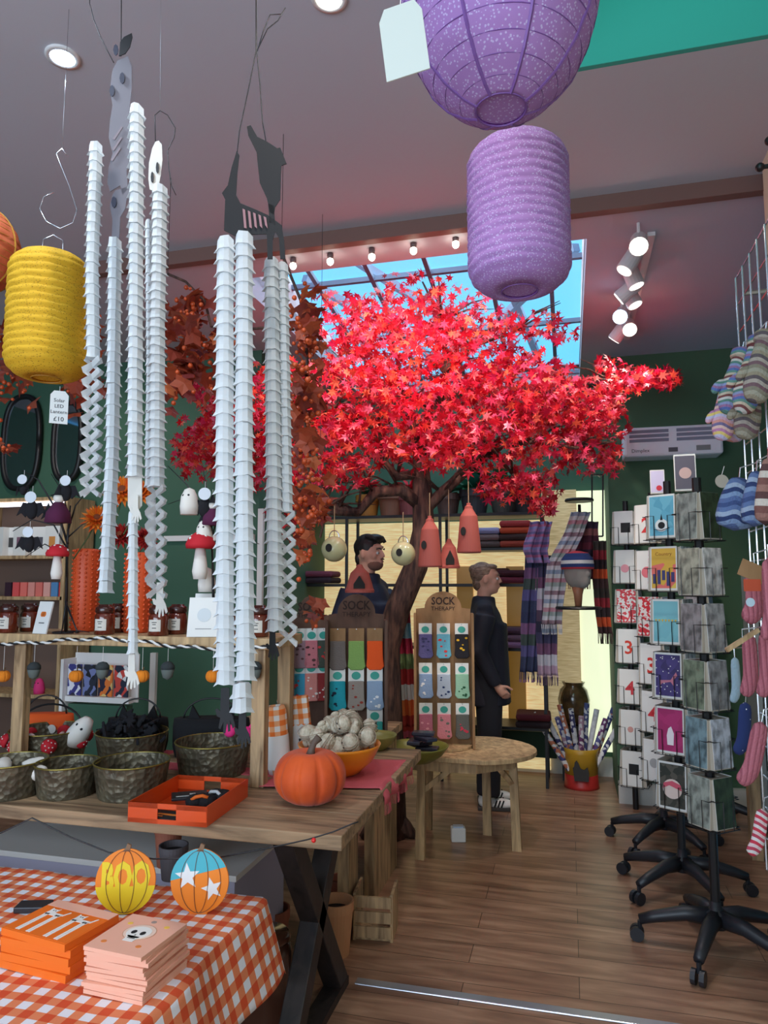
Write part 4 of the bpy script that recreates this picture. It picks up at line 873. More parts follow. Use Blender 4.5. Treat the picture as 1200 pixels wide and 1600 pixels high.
# ---------------------------------------------------------------- things on the second table
orb = mat('orange_bowl_glaze', (240, 140, 20), .3, coat=.4)
def bowl(px, py, z, r, h, m, lab, grp=None):
    p = on(px, py, z); t = E('bowl', lab, 'bowl', (p.x, p.y, z+.001), 0, grp)
    B().lathe([(r*.42, 0), (r*.48, .004), (r*.8, h*.45), (r*.97, h*.9), (r, h), (r*.965, h), (r*.9, h*.8), (r*.7, h*.35), (.001, .012)], 40, mod=lambda g, j: 1+.006*math.sin(12*g)).build('body', m, t, smooth=True); return t
OB = bowl(530, 1208, .762, .165, .115, orb, 'orange scalloped bowl full of white wrapped mummy dolls'); 
mum = mat('mummy_gauze', (214, 204, 184), .95, kind='noise', col2=(176, 164, 142), sc=60, bump=.8, bs=90)
def mummy(k, x, y, z, lab, rz):
    t = E('mummy_doll', lab, 'doll', OB.location+Vector((x, y, z)), rz, 'mummy dolls in the orange bowl'); t.rotation_euler = (rnd.uniform(-.7, .7), rnd.uniform(.4, 1.4), rz)
    B().ball((0, 0, .035), (.033, .031, .031), 12, 8, mod=lambda g, p: 1+.05*math.sin(14*p+2*g)).build('head', mum, t, smooth=True)
    b = B(); b.ball((0, 0, -.012), (.027, .024, .033), 12, 8, mod=lambda g, p: 1+.06*math.sin(14*p+2*g))
    for s in (-1, 1): b.ball((s*.026, 0, -.002), (.012, .012, .02), 8, 6); b.ball((s*.014, 0, -.042), (.013, .013, .016), 8, 6)
    b.build('body', mum, t, smooth=True)
    b = B(); b.ball((-.011, -.029, .04), .004, 6, 5); b.ball((.011, -.029, .04), .004, 6, 5); b.build('eyes', bcard, t)
    b = B()
    for q in range(3): b.tube([(.034*math.cos(a), .033*math.sin(a), .022+q*.012+.006*math.sin(a+q)) for a in [2*PI*i/16 for i in range(17)]], .0018, 4)
    b.build('bandage', mat('bandage_gauze', (165, 150, 130), .95), t)  # raised bandage turns in a darker gauze tone
mp = [(.0, -.02, .185), (-.06, -.02, .17), (.06, .0, .175), (-.11, -.03, .13), (.11, -.01, .14), (-.03, .06, .19), (.04, .07, .18), (-.05, -.09, .12), (.02, -.10, .125), (.08, -.08, .12), (-.11, .05, .13), (.11, .06, .14), (.0, .02, .12), (-.07, .0, .10), (.07, .02, .10)]
for k, (x, y, z) in enumerate(mp): mummy(k, x, y, z, ['white mummy doll at the top of the heap', 'white mummy doll upper left in the bowl', 'white mummy doll upper right in the bowl', 'white mummy doll at the left rim beside the gingham roll', 'white mummy doll at the right rim of the orange bowl', 'white mummy doll highest at the back', 'white mummy doll at the back right of the heap', 'white mummy doll at the front left rim above the velvet pumpkin', 'white mummy doll at the front rim in the middle', 'white mummy doll at the front right rim'][k] if k < 10 else 'white mummy doll half buried in the orange bowl', k*1.3)
gv = mat('roll_gingham', (230, 110, 40), .85, kind='gingham', axis=2, freq=24, cols=[(232, 230, 228), (240, 170, 120), (236, 118, 44)])
t = E('gingham_roll', 'rolled orange and white gingham cloth standing beside the wooden post', 'cloth roll', (*on(437, 1200, .775).to_2d(), .775-.02)); t.location.z = .757; t.rotation_euler = (.0, -.09, TH)
B().lathe([(.042, 0), (.046, .03), (.045, .24), (.038, .262), (.02, .262), (.018, .22), (.001, .22)], 22).build('roll', gv, t, smooth=True); B().lathe([(.0468, .02), (.0468, .15)], 22, cap=False).build('paper_band', card, t, smooth=True)
t = E('gingham_pack', 'folded orange gingham cloth with a white card band behind the rolled one', 'cloth', (*on(468, 1186, .78).to_2d(), .757), TH-.1); t.rotation_euler.y = -.12
B().box((0, .0, .14), (.13, .04, .28)).build('cloth', gv, t, bevel=.008); B().prism([(-.066, .02), (.066, .02), (.066, .16)]+[(.066-.012*k-.006*0, .16+(.008 if k % 2 else 0)) for k in range(1, 11)]+[(-.066, .16)], -.0225, -.0205).build('card_band', card, t); B().box((.02, -.0235, .1), (.012, .001, .02)).build('logo', bcard, t)
# ---------------------------------------------------------------- round stool table and green bowls
ST = E('half_round_table', 'pale rustic half-round wooden table carrying the sock display', 'table', (-.62, 4.22, 0))
B().slab([(-.29, -.25)]+[(.0+.42*math.cos(a)*1.0, .05+.34*math.sin(a)) for a in [-PI/2.6+PI*k/14*.77 for k in range(15)]]+[(-.29, .34)], .535, .56).build('table_top', woodl, ST, bevel=.003)
B().slab([(-.26, -.2), (.1, -.2), (.3, -.02), (.3, .1), (-.26, .1)], .47, .535).build('apron', woodl, ST)
for (x, y) in ((-.2, -.2), (.28, .06), (-.25, .28), (.1, .28)): B().add([(x-.022, y-.022, .535), (x+.022, y-.022, .535), (x+.022, y+.022, .535), (x-.022, y+.022, .535), (x*1.06-.026, y*1.0-.026, 0), (x*1.06+.026, y-.026, 0), (x*1.06+.026, y+.026, 0), (x*1.06-.026, y+.026, 0)], [(3, 2, 1, 0), (4, 5, 6, 7), (0, 1, 5, 4), (1, 2, 6, 5), (2, 3, 7, 6), (3, 0, 4, 7)]).build('leg', woodl, ST)
for (a, c) in (((-.2, -.2, .36), (-.02, -.18, .5)), ((.28, .06, .36), (.2, -.08, .5))): B().tube([a, c], .02, 4).build('brace', woodl, ST)
T3 = E('side_cabinet', 'wooden block side table behind the pink runner, under the left sock display', 'table', (-1.36, 3.66, 0)); B().box((0, 0, .73), (.9, .52, .04)).build('table_top', wood, T3); B().box((.40, 0, .355), (.05, .46, .71)).build('side_panel', woodz, T3); B().box((-.45, 0, .355), (.05, .46, .71)).build('side_panel', woodz, T3)
olive = mat('olive_enamel', (120, 118, 48), .35)
bowl(652, 1190, .56+.0, .17, .085, olive, 'olive green bowl of dark packets below the sock display'); bowl(586, 1172, .752, .1, .07, mat('olive_enamel_pale', (142, 132, 70), .35), 'small olive bowl peeking out behind the mummy dolls')
pk = on(652, 1190, .56)
for k in range(5): tag(B().box((0, 0, 0), (.12, .07, .018)).build('dark_packet', mat('dark_film', (48, 46, 62), .25), loc=(pk.x+.02+.035*math.cos(k*1.9), pk.y+.03*math.sin(k*1.9), .632+k*.018), rz=k*.8, bevel=.004), 'dark shiny packet lying in the olive green bowl', 'packet', 'dark packets in the olive bowl')
# ---------------------------------------------------------------- sock displays
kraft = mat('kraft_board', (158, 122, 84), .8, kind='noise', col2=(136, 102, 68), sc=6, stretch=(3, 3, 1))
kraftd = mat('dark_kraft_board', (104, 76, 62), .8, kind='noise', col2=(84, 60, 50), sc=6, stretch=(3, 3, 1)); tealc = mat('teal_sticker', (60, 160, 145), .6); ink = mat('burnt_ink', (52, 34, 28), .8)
def sockstand(cx, base_py, top_py, wpx, d, board, lab, socks, z0, rz, who, rowz=(.80, .50, .20)):
    p = at(cx, top_py, d); H = p.z-z0; W = wpx*d/F; t = E('sock_display', lab, 'display stand', (p.x, p.y, z0+.001), rz)
    hs = H-.13
    B().box((0, .012, hs/2), (W, .024, hs)).build('back_board', board, t)
    B().prism([(-W*.5, hs), (W*.5, hs), (W*.5, hs+.025), (W*.36, hs+.03)]+[(W*.34*math.cos(a), hs+.03+.098*math.sin(a)) for a in [PI*k/16 for k in range(17)]]+[(-W*.36, hs+.03), (-W*.5, hs+.025)], 0, .02).build('arched_sign', board, t)
    for s in (-1, 1): B().box((s*(W/2+.006), -.035, hs/2), (.014, .12, hs)).build('side_board', board, t)
    text('lettering', 'SOCK', .062, ink, t, (0, -.002, hs+.070), bold=.0012, sx=.85); text('lettering', 'THERAPY', .034, ink, t, (0, -.002, hs+.026), sx=1)
    B().lathe([(W*.52, 0), (W*.52, .012)], 30, c=(0, .01, -.0)).build('turntable', woodl, t)
    for (r, c, colr, acc, desc) in socks:
        x = (c-1)*W*.33; z = hs*rowz[r]+.10*H/.95
        q = E('sock_pair', desc+' '+who, 'socks', t.matrix_basis @ Vector((x, -.03, z)), rz, 'carded socks on the displays')
        B().box((0, 0, -.03), (.058, .004, .06)).build('header_card', kraft if acc == 'k' else card, q); q.scale = (1.34, 1.2, 1.14); hc_ = q.children[-1]
        if acc != 'k': B().disc((0, -.032), .017, 16, 1, -.0035, -.002).build('round_sticker', tealc, hc_)
        m = col(colr, .9, bump=.3, bs=150); w2 = .029
        B().prism([(-w2, -.055), (w2, -.055), (w2*1.05, -.13), (w2*1.2, -.165), (w2*.8, -.18), (-w2*.7, -.18), (-w2*1.1, -.165), (-w2, -.13)], -.009, .008).build('sock', m, q, bevel=.004); sk_ = q.children[-1]
        if acc and acc != 'k':
            b = B(); rr = random.Random(r*7+c)
            for k in range(6): b.disc((rr.uniform(-.02, .02), rr.uniform(-.165, -.07)), rr.uniform(.003, .007), 7, 1.2, -.0105, -.0088)
            b.build('motif', col(acc, .9), sk_)
        B().tube([(0, .034, -.004), (0, -.006, -.004)], .0022, 5).build('hook', chrome, q)
sockstand(692, 1165, 924, 84, 4.3, kraft, 'light wooden sock display with an arched sign on the half-round table', [
    (0, 0, (96, 90, 140), (60, 60, 100), 'purple sock pair, top left'), (0, 1, (110, 180, 200), (220, 60, 60), 'light blue and red sock pair, top middle'), (0, 2, (30, 28, 34), (230, 180, 40), 'black and yellow sock pair, top right'),
    (1, 0, (140, 165, 200), (235, 235, 235), 'pale blue sock pair, middle left'), (1, 1, (190, 200, 215), (40, 60, 110), 'navy flowered sock pair, centre'), (1, 2, (150, 195, 165), (40, 90, 60), 'mint green sock pair, middle right'),
    (2, 0, (190, 110, 130), (225, 160, 170), 'dusty pink sock pair, bottom left'), (2, 1, (226, 140, 150), (120, 120, 110), 'salmon pink sock pair, bottom middle'), (2, 2, (95, 95, 90), (200, 60, 80), 'grey and red sock pair, bottom right')], .561, TH-.05, 'on the light display')
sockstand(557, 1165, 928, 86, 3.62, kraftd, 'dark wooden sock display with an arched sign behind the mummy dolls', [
    (0, 0, (110, 100, 96), 'k', 'grey sock pair with orange toes, top left'), (0, 1, (130, 165, 90), 'k', 'green sock pair with eyes, top middle'), (0, 2, (236, 88, 30), 'k', 'bright orange sock pair, top right'),
    (1, 0, (30, 150, 165), (20, 40, 60), 'teal sock pair, middle left'), (1, 1, (150, 140, 132), (150, 60, 50), 'grey fox sock pair, centre'), (1, 2, (150, 172, 200), (240, 240, 240), 'pale blue sock pair, middle right'),
    (2, 2, (60, 170, 160), (230, 160, 50), 'turquoise sock pair, bottom right')], .751, TH+.04, 'on the dark display', rowz=(.80, .46, .12))
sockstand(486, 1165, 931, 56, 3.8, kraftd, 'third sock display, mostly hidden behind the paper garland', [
    (0, 0, (150, 120, 130), (90, 60, 60), 'mauve sock pair, top left'), (0, 1, (200, 120, 130), (90, 60, 60), 'pink sock pair, top middle'), (0, 2, (70, 80, 70), (200, 60, 60), 'dark sock pair, top right'),
    (1, 0, (60, 150, 180), (200, 60, 60), 'blue sock pair, middle left'), (1, 1, (220, 140, 130), (240, 230, 220), 'coral sock pair, centre'), (1, 2, (150, 50, 50), (240, 230, 220), 'red sock pair, middle right')], .751, TH+.25, 'on the third display')
# ---------------------------------------------------------------- bird houses
pinkt = mat('terracotta_pink', (160, 74, 64), .75)
def birdbell(px, pyt, pyb, wpx, d, lab, kind='cone', top=None):
    p = at(px, pyb, d); H = at(px, pyt, d).z-p.z; R = wpx/2*d/F; t = E('bird_house', lab, 'bird house', p, TH)
    if kind == 'cone':
        bd = B().lathe([(R*.96, 0), (R, .006), (R*.98, .02), (R*.72, H*.72), (R*.70, H*.735), (R*.34, H*.88), (R*.32, H*.93), (R*.18, H*.95), (R*.16, H)], 32).build('body', pinkt, t)
        B().disc((-R*.55, H*.42), .022, 16, .6, -R*.90, -R*.6).build('entrance_hole', dark_fill, bd)
    elif kind == 'open':
        B().lathe([(R*.98, 0), (R, .012), (R*.94, .018), (R*.62, H*.70), (R*.30, H*.86), (R*.15, H)], 28).build('body', pinkt, t)
        B().prism([(-R*.38, .02), (R*.38, .02), (R*.38, H*.3), (0, H*.6), (-R*.38, H*.3)], -R*1.0, -R*.5).build('opening', dark_fill, t)
    else:
        B().ball((0, 0, R), R, 24, 16).build('body', mat('cream_glaze', (190, 184, 140), .25, coat=.5), t, smooth=True)
        B().disc((-R*.35, R*1.05), R*.32, 18, .8, -R*1.0, -R*.6).build('entrance_hole', dark_fill, t); H = 2*R
        B().tube([(R*.4*math.cos(PI*k/10), 0, 2*R-.01+R*.6*math.sin(PI*k/10)) for k in range(11)], .003, 5).build('wire_loop', chrome, t)
    B().tube([(0, 0, H-.005), (0, 0, (at(px, top or pyt-40, d).z-p.z))], .0025, 5).build('cord', col((150, 120, 90)), t)
birdbell(672, 806, 886, 38, 3.7, 'pink terracotta bird house with a pointed top in front of the trunk', top=770)
birdbell(733, 786, 864, 38, 3.7, 'pink terracotta bird house hanging right of the trunk', top=752)
birdbell(702, 842, 888, 34, 4.0, 'open sided terracotta bird feeder hanging between the two bird houses', 'open', top=765)
birdbell(562, 882, 926, 46, 3.5, 'wide open terracotta bird feeder hanging before the man', 'open', top=860)
birdbell(522, 838, 878, 40, 3.7, 'round cream bird house at the man\'s left', 'globe', top=790); birdbell(630, 842, 884, 38, 3.7, 'round cream bird house with a dark hole right of the man', 'globe', top=800)
# ---------------------------------------------------------------- back wall display
BV = 6.02
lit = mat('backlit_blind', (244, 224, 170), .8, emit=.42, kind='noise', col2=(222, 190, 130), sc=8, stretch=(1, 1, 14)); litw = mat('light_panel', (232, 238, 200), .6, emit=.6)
def backpanel(x0, x1, y0, y1, v, m, name, lab, cat, th=.02):
    a, c = atv(x0, y1, v), atv(x1, y0, v); return tag(B().box((0, 0, 0), (abs(c.x-a.x), th, abs(c.z-a.z))).build(name, m, loc=((a.x+c.x)/2, v, (a.z+c.z)/2)), lab, cat)
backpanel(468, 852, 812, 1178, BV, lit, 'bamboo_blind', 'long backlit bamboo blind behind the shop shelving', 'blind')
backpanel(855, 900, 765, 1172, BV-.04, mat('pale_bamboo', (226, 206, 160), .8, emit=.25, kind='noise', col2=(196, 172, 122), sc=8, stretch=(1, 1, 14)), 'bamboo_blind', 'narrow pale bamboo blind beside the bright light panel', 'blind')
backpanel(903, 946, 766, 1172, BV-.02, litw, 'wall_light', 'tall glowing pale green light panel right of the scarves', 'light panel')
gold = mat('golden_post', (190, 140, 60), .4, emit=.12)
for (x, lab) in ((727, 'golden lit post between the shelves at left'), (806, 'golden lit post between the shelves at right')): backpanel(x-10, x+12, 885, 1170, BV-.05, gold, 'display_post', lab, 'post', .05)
a, c = atv(425, 800, 5.9), atv(850, 800, 5.9); SH = E('display_shelving', 'black metal shelving along the back wall with plants and blankets', 'shelving', ((a.x+c.x)/2, 5.75, 0)); wS = c.x-a.x; z1 = atv(700, 803, 5.6).z
zs = [z1, atv(700, 912, 5.6).z, atv(700, 1010, 5.6).z, atv(700, 1130, 5.6).z]
for z in zs: B().box((0, 0, z-.012), (wS, .34, .024)).build('shelf_board', black, SH)
for s in (-1, -.33, .33, 1):
    for q in (-1, 1): B().box((s*wS/2*.99, q*.16, z1/2), (.022, .022, z1)).build('upright', black, SH)
shc = (a.x+c.x)/2
# folded textiles on the shelves
def folded(px, k, n, colsx, lab, w_=.24, v=5.68, frm=black):
    x = atv(px, 850, v).x
    for i in range(n):
        m = mat('knit_%s_%d' % (lab[:6].strip().replace(' ', '_'), i), colsx[i % len(colsx)], .9, bump=.4, bs=80)
        o = B().box((0, 0, 0), (w_, .26, .05)).build('folded_blanket', m, loc=(x, v, zs[k]+.027+i*.052), bevel=.02, rz=rnd.uniform(-.06, .06)); tag(o, lab, 'blanket', 'folded '+lab)
folded(806, 0, 0, [(0, 0, 0)], 'x')
zb = atv(700, 857, 5.6).z
def foldedz(px, z, n, cs, lab, w_=.22, v=5.66):
    x = atv(px, 850, v).x
    for i in range(n):
        m = mat('knit_'+lab.replace(' ', '_')[:14]+str(i), cs[i % len(cs)], .9, bump=.4, bs=80)
        tag(B().box((0, 0, 0), (w_, .26, .05)).build('folded_blanket', m, loc=(x, v, z+.027+i*.052), bevel=.02, rz=rnd.uniform(-.06, .06)), lab, 'blanket', 'folded: '+lab)
B().box((wS*.36, 0, zb-.01), (wS*.28, .34, .02)).build('shelf_board', black, SH)
foldedz(806, zb, 4, [(150, 60, 44), (60, 40, 38), (190, 74, 44), (170, 60, 60)], 'rust red folded blankets on the shelf right of the bird houses', .24)
foldedz(764, zb, 3, [(90, 76, 74), (120, 100, 100), (150, 150, 190)], 'grey and mauve folded scarves beside the rust red blankets', .2)
foldedz(800, zs[1], 2, [(110, 40, 60), (70, 30, 40)], 'dark red folded woollens on the middle shelf'); foldedz(830, zs[1], 2, [(90, 30, 60), (50, 30, 44)], 'plum folded woollens next to the hanging scarf', .16)
foldedz(500, zs[1], 2, [(60, 44, 54), (120, 60, 80)], 'dark folded cloths left of the man', .3)
foldedz(828, zs[3], 2, [(40, 24, 30), (90, 24, 34)], 'dark red and black woollens on the lowest shelf', .26)
foldedz(800, zs[2], 3, [(150, 110, 150), (120, 90, 110), (90, 60, 80)], 'mauve folded scarves behind the woman', .2)
x = atv(775, 880, 5.66).x; tag(B().box((0, 0, .06), (.2, .2, .12)).build('storage_basket', mat('brown_basket', (88, 52, 36), .8, bump=.5, bs=60), loc=(x, 5.66, zs[1]+.0005), bevel=.01), 'brown basket on the shelf above the woman', 'basket')
# plants on the top shelf
leafg = thin('deep_green_leaf', (34, 92, 60), .2, kind='island', cols=[(24, 80, 52), (44, 110, 70), (30, 96, 80)]); poin = thin('poinsettia_red', (200, 24, 40), .2, rough=.6)
def plant(px, r, h, pm_, lab, red=False, fol=.16, n=26, name='potted_plant'):
    x = atv(px, 800, 5.7).x; t = E(name, lab, 'plant', (x, 5.7, zs[0]+.0005)); rr = random.Random(px)
    B().lathe([(r*.75, 0), (r*.95, h*.7), (r*1.05, h*.7), (r*1.05, h), (r*.9, h), (r*.85, h*.8), (.001, h*.8)], 24).build('pot', pm_, t)
    for k, (mm, cnt) in enumerate(((leafg, n), (poin, n if red else 0))):
        if not cnt: continue
        b = B()
        for i in range(cnt):
            g = rr.uniform(0, 6.3); e = rr.uniform(.1, 1.2); L_ = fol*rr.uniform(.6, 1.1); zz = h+(.04 if k else 0); dx, dy, dz = math.cos(g)*math.cos(e), math.sin(g)*math.cos(e), math.sin(e)
            o = Vector((0, 0, zz)); w_ = .22*L_; sd = Vector((-math.sin(g), math.cos(g), 0))*w_
            m1 = o+Vector((dx, dy, dz))*L_*.55; e1 = o+Vector((dx, dy, dz-.25))*L_
            b.add([o, m1-sd, e1, m1+sd], [(0, 1, 2, 3)])
        b.build('leaves' if k == 0 else 'red_bracts', mm, t)
cp_ = mat('clay_glaze', (150, 106, 84), .6); dk = mat('dark_grey_pot', (62, 66, 72), .6)
for a in [(486, .1, .17, terra, 'potted plant in a terracotta pot at the left end of the top shelf', False), (575, .1, .18, mat('ochre_pot', (176, 120, 50), .6), 'poinsettia in an ochre pot left of the trunk', True), (611, .11, .2, cp_, 'potted plant in a banded clay pot beside the trunk', False), (640, .1, .18, mat('rose_pot', (150, 84, 86), .6), 'poinsettia in a rose coloured pot just left of the trunk', True),
          (700, .1, .17, mat('brown_pot', (96, 78, 72), .6), 'leafy plant in a brown pot right of the trunk', False), (742, .12, .2, dk, 'tall green plant in a dark grey pot', False, .26, 34), (788, .12, .2, mat('slate_pot', (70, 74, 70), .6), 'broad leaved plant in a slate pot', False, .26, 36), (822, .11, .17, mat('charcoal_pot', (50, 52, 56), .6), 'poinsettia in a charcoal pot at the right end of the top shelf', True)]: plant(*a)
# green plinth at the wall foot
tag(B().box((0, 0, .115), (1.35, .1, .2)).build('green_plinth', col((28, 62, 40), .7), loc=(-.80, 5.985, .125)), 'dark green ledge along the foot of the back wall', 'ledge')
# ---------------------------------------------------------------- people
skin = mat('skin', (214, 160, 138), .55, spec=.4); 
def person(lab, p, a, H, coatm, trm, hairm, hairk, shoe, armsp, coat_z0, beard=None, wide=1.0):
    t = E('person', lab, 'person', p, a); k = H/1.75; V = lambda x, y, z: (x*k, y*k, z*k)
    b = B()
    b.ball(V(0, .012, 1.645), [q*k for q in (.074, .092, .1)], 20, 14); b.ball(V(0, -.026, 1.575), [q*k for q in (.054, .062, .062)], 16, 10); b.ball(V(0, -.052, 1.545), [q*k for q in (.03, .032, .026)], 12, 8)
    b.ball(V(0, -.097, 1.612), [q*k for q in (.012, .018, .014)], 10, 7); b.tube([V(0, -.078, 1.655), V(0, -.1, 1.618)], [.010*k, .012*k], 8)
    b.ball(V(0, -.087, 1.578), [q*k for q in (.022, .012, .007)], 10, 7); b.ball(V(0, -.085, 1.567), [q*k for q in (.018, .011, .007)], 10, 7); b.ball(V(0, -.07, 1.672), [q*k for q in (.052, .018, .012)], 12, 7)
    for s in (-1, 1): b.ball(V(s*.076, .012, 1.625), [q*k for q in (.01, .02, .032)], 10, 8); b.ball(V(s*.042, -.055, 1.61), [q*k for q in (.02, .022, .024)], 10, 7)
    b.tube([V(0, .02, 1.6), V(0, .025, 1.5), V(0, .03, 1.42)], [.052*k, .052*k, .075*k], 12)
    b.ball(V(0, .015, 1.22), [q*k for q in (.15, .09, .24)], 14, 10); b.ball(V(0, .015, .97), [q*k for q in (.14, .1, .15)], 14, 10)
    for s in (-1, 1):
        b.tube([V(s*.08, .01, .95), V(s*.095, .0, .52), V(s*.10, .02, .08)], [.075*k, .048*k, .032*k], 10); b.ball(V(s*.10, -.04, .04), [q*k for q in (.035, .09, .03)], 10, 6)
        sh, el, wr, tip = [V(s*q[0], q[1], q[2]) for q in armsp[0 if s < 0 else 1]]
        b.tube([sh, el, wr], [.05*k, .038*k, .025*k], 10)
        wv, tv = Vector(wr), Vector(tip); d = (tv-wv).normalized(); side = Vector((s*.3, -1, .1)).normalized(); side = (side-d*side.dot(d)).normalized(); nr = d.cross(side)*s
        b.tube([wv, wv+d*.035*k, wv+d*.085*k], [.024*k, .034*k, .036*k], 10, fx=1)
        for i, (o, ln) in enumerate(((-.027, .062), (-.009, .074), (.009, .07), (.027, .055))):
            r0 = wv+d*.075*k+side*o*k; r1 = r0+d*ln*.55*k; r2 = r1+(d*.7+nr*.5)*ln*.5*k; b.tube([r0, r1, r2], [.0105*k, .0098*k, .0085*k], 8)
        r0 = wv+d*.03*k+side*.03*k; b.tube([r0, r0+(d*.6+side*.8)*.035*k, r0+(d*1+side*.7)*.062*k], [.012*k, .011*k, .009*k], 8)
    b.build('body', skin, t, remesh=.0075, sm=2)
    for s in (-1, 1):
        B().ball(V(s*.029, -.0745, 1.630), .0105*k, 12, 8).build('eye', white, t, smooth=True); B().ball(V(s*.029, -.0830, 1.630), .0048*k, 8, 6).build('iris', ink, t, smooth=True)
        B().tube([V(s*.012, -.092, 1.655), V(s*.03, -.09, 1.661), V(s*.048, -.078, 1.655)], .0038*k, 6).build('eyebrow', hairm, t, smooth=True)
    B().ball(V(0, -.094, 1.5735), [q*k for q in (.02, .006, .003)], 10, 6).build('lips', mat('lips', (178, 96, 92), .5), t, smooth=True)
    b = B()
    if hairk == 'short':
        b.ball(V(0, .026, 1.672), [q*k for q in (.082, .096, .092)], 22, 14, mod=lambda g, p_: 1+.03*math.sin(9*g+5*p_)); b.ball(V(0, -.035, 1.73), [q*k for q in (.068, .055, .03)], 16, 9)
        for i in range(14): x = -.06+.12*i/13; b.tube([V(x, .0, 1.742), V(x+.008, -.05, 1.738), V(x+.014, -.074, 1.712-.006*(i % 3))], [.018*k, .015*k, .008*k], 6)
        b.ball(V(0, .075, 1.60), [q*k for q in (.06, .035, .06)], 12, 8)
    else:
        b.ball(V(0, .035, 1.67), [q*k for q in (.081, .09, .088)], 22, 14, mod=lambda g, p_: 1+.025*math.sin(13*g+3*p_)); b.ball(V(0, .10, 1.70), [q*k for q in (.038, .034, .036)], 14, 9, mod=lambda g, p_: 1+.1*math.sin(5*g+6*p_)); b.ball(V(0, -.03, 1.72), [q*k for q in (.062, .05, .022)], 14, 8); b.ball(V(0, .07, 1.6), [q*k for q in (.062, .04, .06)], 12, 8)
    b.build('hair', hairm, t, remesh=.006, sm=1)
    if beard: b = B(); b.ball(V(0, -.036, 1.556), [q*k for q in (.056, .056, .042)], 16, 10); b.ball(V(0, -.094, 1.591), [q*k for q in (.024, .008, .006)], 10, 6); b.build('beard', beard, t, smooth=True)
    b = B()
    b.ball(V(0, .02, 1.27), [q*k for q in (.2*wide, .135*wide, .2)], 18, 12); b.tube([V(0, .02, 1.3), V(0, .015, 1.1), V(0, .01, coat_z0)], [.165*k*wide, .165*k*wide, .175*k*wide], 18, fx=1.1)
    b.tube([V(-.17, .02, 1.39), V(0, .03, 1.44), V(.17, .02, 1.39)], [.06*k, .085*k, .06*k], 12); b.tube([V(0, .03, 1.38), V(0, .025, 1.50)], [.10*k, .085*k], 16)
    for s in (-1, 1):
        sh, el, wr, tip = [V(s*q[0], q[1], q[2]) for q in armsp[0 if s < 0 else 1]]
        m1 = Vector(sh).lerp(Vector(el), .5); b.tube([sh, m1, el, Vector(el).lerp(Vector(wr), .5), Vector(wr)], [.078*k, .07*k, .064*k, .054*k, .046*k], 12)
    o = b.build('jacket', coatm, t, remesh=.012, sm=4)
    b = B()
    for s in (-1, 1): b.tube([V(s*.085, .01, .98), V(s*.095, .0, .75), V(s*.1, .0, .5), V(s*.1, .015, .1)], [.115*k, .10*k, .088*k, .085*k], 14)
    b.ball(V(0, .01, .96), [q*k for q in (.17, .125, .12)], 16, 10); b.build('trousers', trm, t, remesh=.012, sm=4)
    for s in (-1, 1):
        q = B(); q.slab([(s*.1*k+x*k, y*k) for x, y in [(-.045, .09), (.045, .09), (.05, -.06), (.045, -.14), (.015, -.175), (-.02, -.17), (-.045, -.13), (-.05, -.05)]], .0, .026*k); so = q.build('sole', col((60, 56, 54), .7), t, bevel=.005)
        q = B(); q.ball(V(s*.1, -.075, .04), [w_*k for w_ in (.044, .095, .038)], 16, 9); q.ball(V(s*.1, .03, .06), [w_*k for w_ in (.044, .06, .055)], 14, 9); sh_ = q.build('shoe', shoe, t, remesh=.007, sm=2)
        for e in (-1, 1):
            for j in range(3): B().box(V(s*.1+e*.043, -.035-.024*j, .05), V(.008, .010, .05), (.35, 0, 0)).build('shoe_stripe', bcard, sh_)
    return t
navy = mat('navy_jacket', (30, 36, 60), .65, bump=.2, bs=18); dkj = mat('charcoal_coat', (32, 34, 48), .75, bump=.3, bs=14); trou = mat('dark_trousers', (26, 28, 38), .85)
A1 = (((.19, .02, 1.38), (.27, .08, 1.14), (.23, -.03, .93), (.20, -.09, .78)), ((.19, .02, 1.38), (.27, .06, 1.14), (.26, -.04, .93), (.25, -.05, .82)))
fw = on(766, 1258, 0)
person('woman with tied back hair in a long dark coat and white striped trainers, facing right', (fw.x, fw.y, 0), TH+PI/2-.12, 1.66, dkj, trou, mat('brown_hair', (150, 124, 106), .6, kind='noise', col2=(104, 80, 66), sc=30, stretch=(4, .6, 4)), 'bun', white,
       (((.19, .02, 1.37), (.24, .07, 1.12), (.20, -.05, .88), (.17, -.12, .80)), ((.19, .02, 1.37), (.25, .06, 1.12), (.22, -.05, .9), (.2, -.11, .82))), .72, wide=1.0)
hm = at(579, 866, 5.0)
person('bearded man with short dark hair in a navy jacket looking to the right', (hm.x, hm.y, 0), TH+1.0, 1.85, navy, trou, mat('dark_hair', (36, 28, 28), .55, kind='noise', col2=(20, 16, 16), sc=30, stretch=(4, .6, 4)), 'short', bcard, A1, .82, beard=mat('stubble', (128, 90, 78), .9), wide=1.02)
# ---------------------------------------------------------------- scarves by the back wall
def scarf(name, lab, pix, d, wpx, m, fringe=True, fm=None, th=.02):
    P = [at(x, y, d) for x, y in pix]; o0 = P[0]; t = E(name, lab, 'scarf', o0); w = wpx*d/F/2
    cx = Vector((math.cos(TH), math.sin(TH), 0)); cy = Vector((-math.sin(TH), math.cos(TH), 0)); n = len(P)-1
    def fn(s, v):
        f = v*n; i = min(n-1, int(f)); p = P[i].lerp(P[i+1], f-i)-o0
        return p+cx*((s-.5)*2*w*(1-.12*math.sin(v*9)*.5))+cy*(th*math.sin(s*PI*5+v*2))
    B().grid(fn, 24, 40).build('cloth', m, t, smooth=True, solid=.006)
    if fringe:
        b = B()
        for k in range(16): q = fn(k/15, 1); b.tube([q, q+Vector((rnd.uniform(-.006, .006), 0, -.07))], .004, 4)
        b.build('fringe', fm or m, t)['kind'] = 'stuff'
    return t
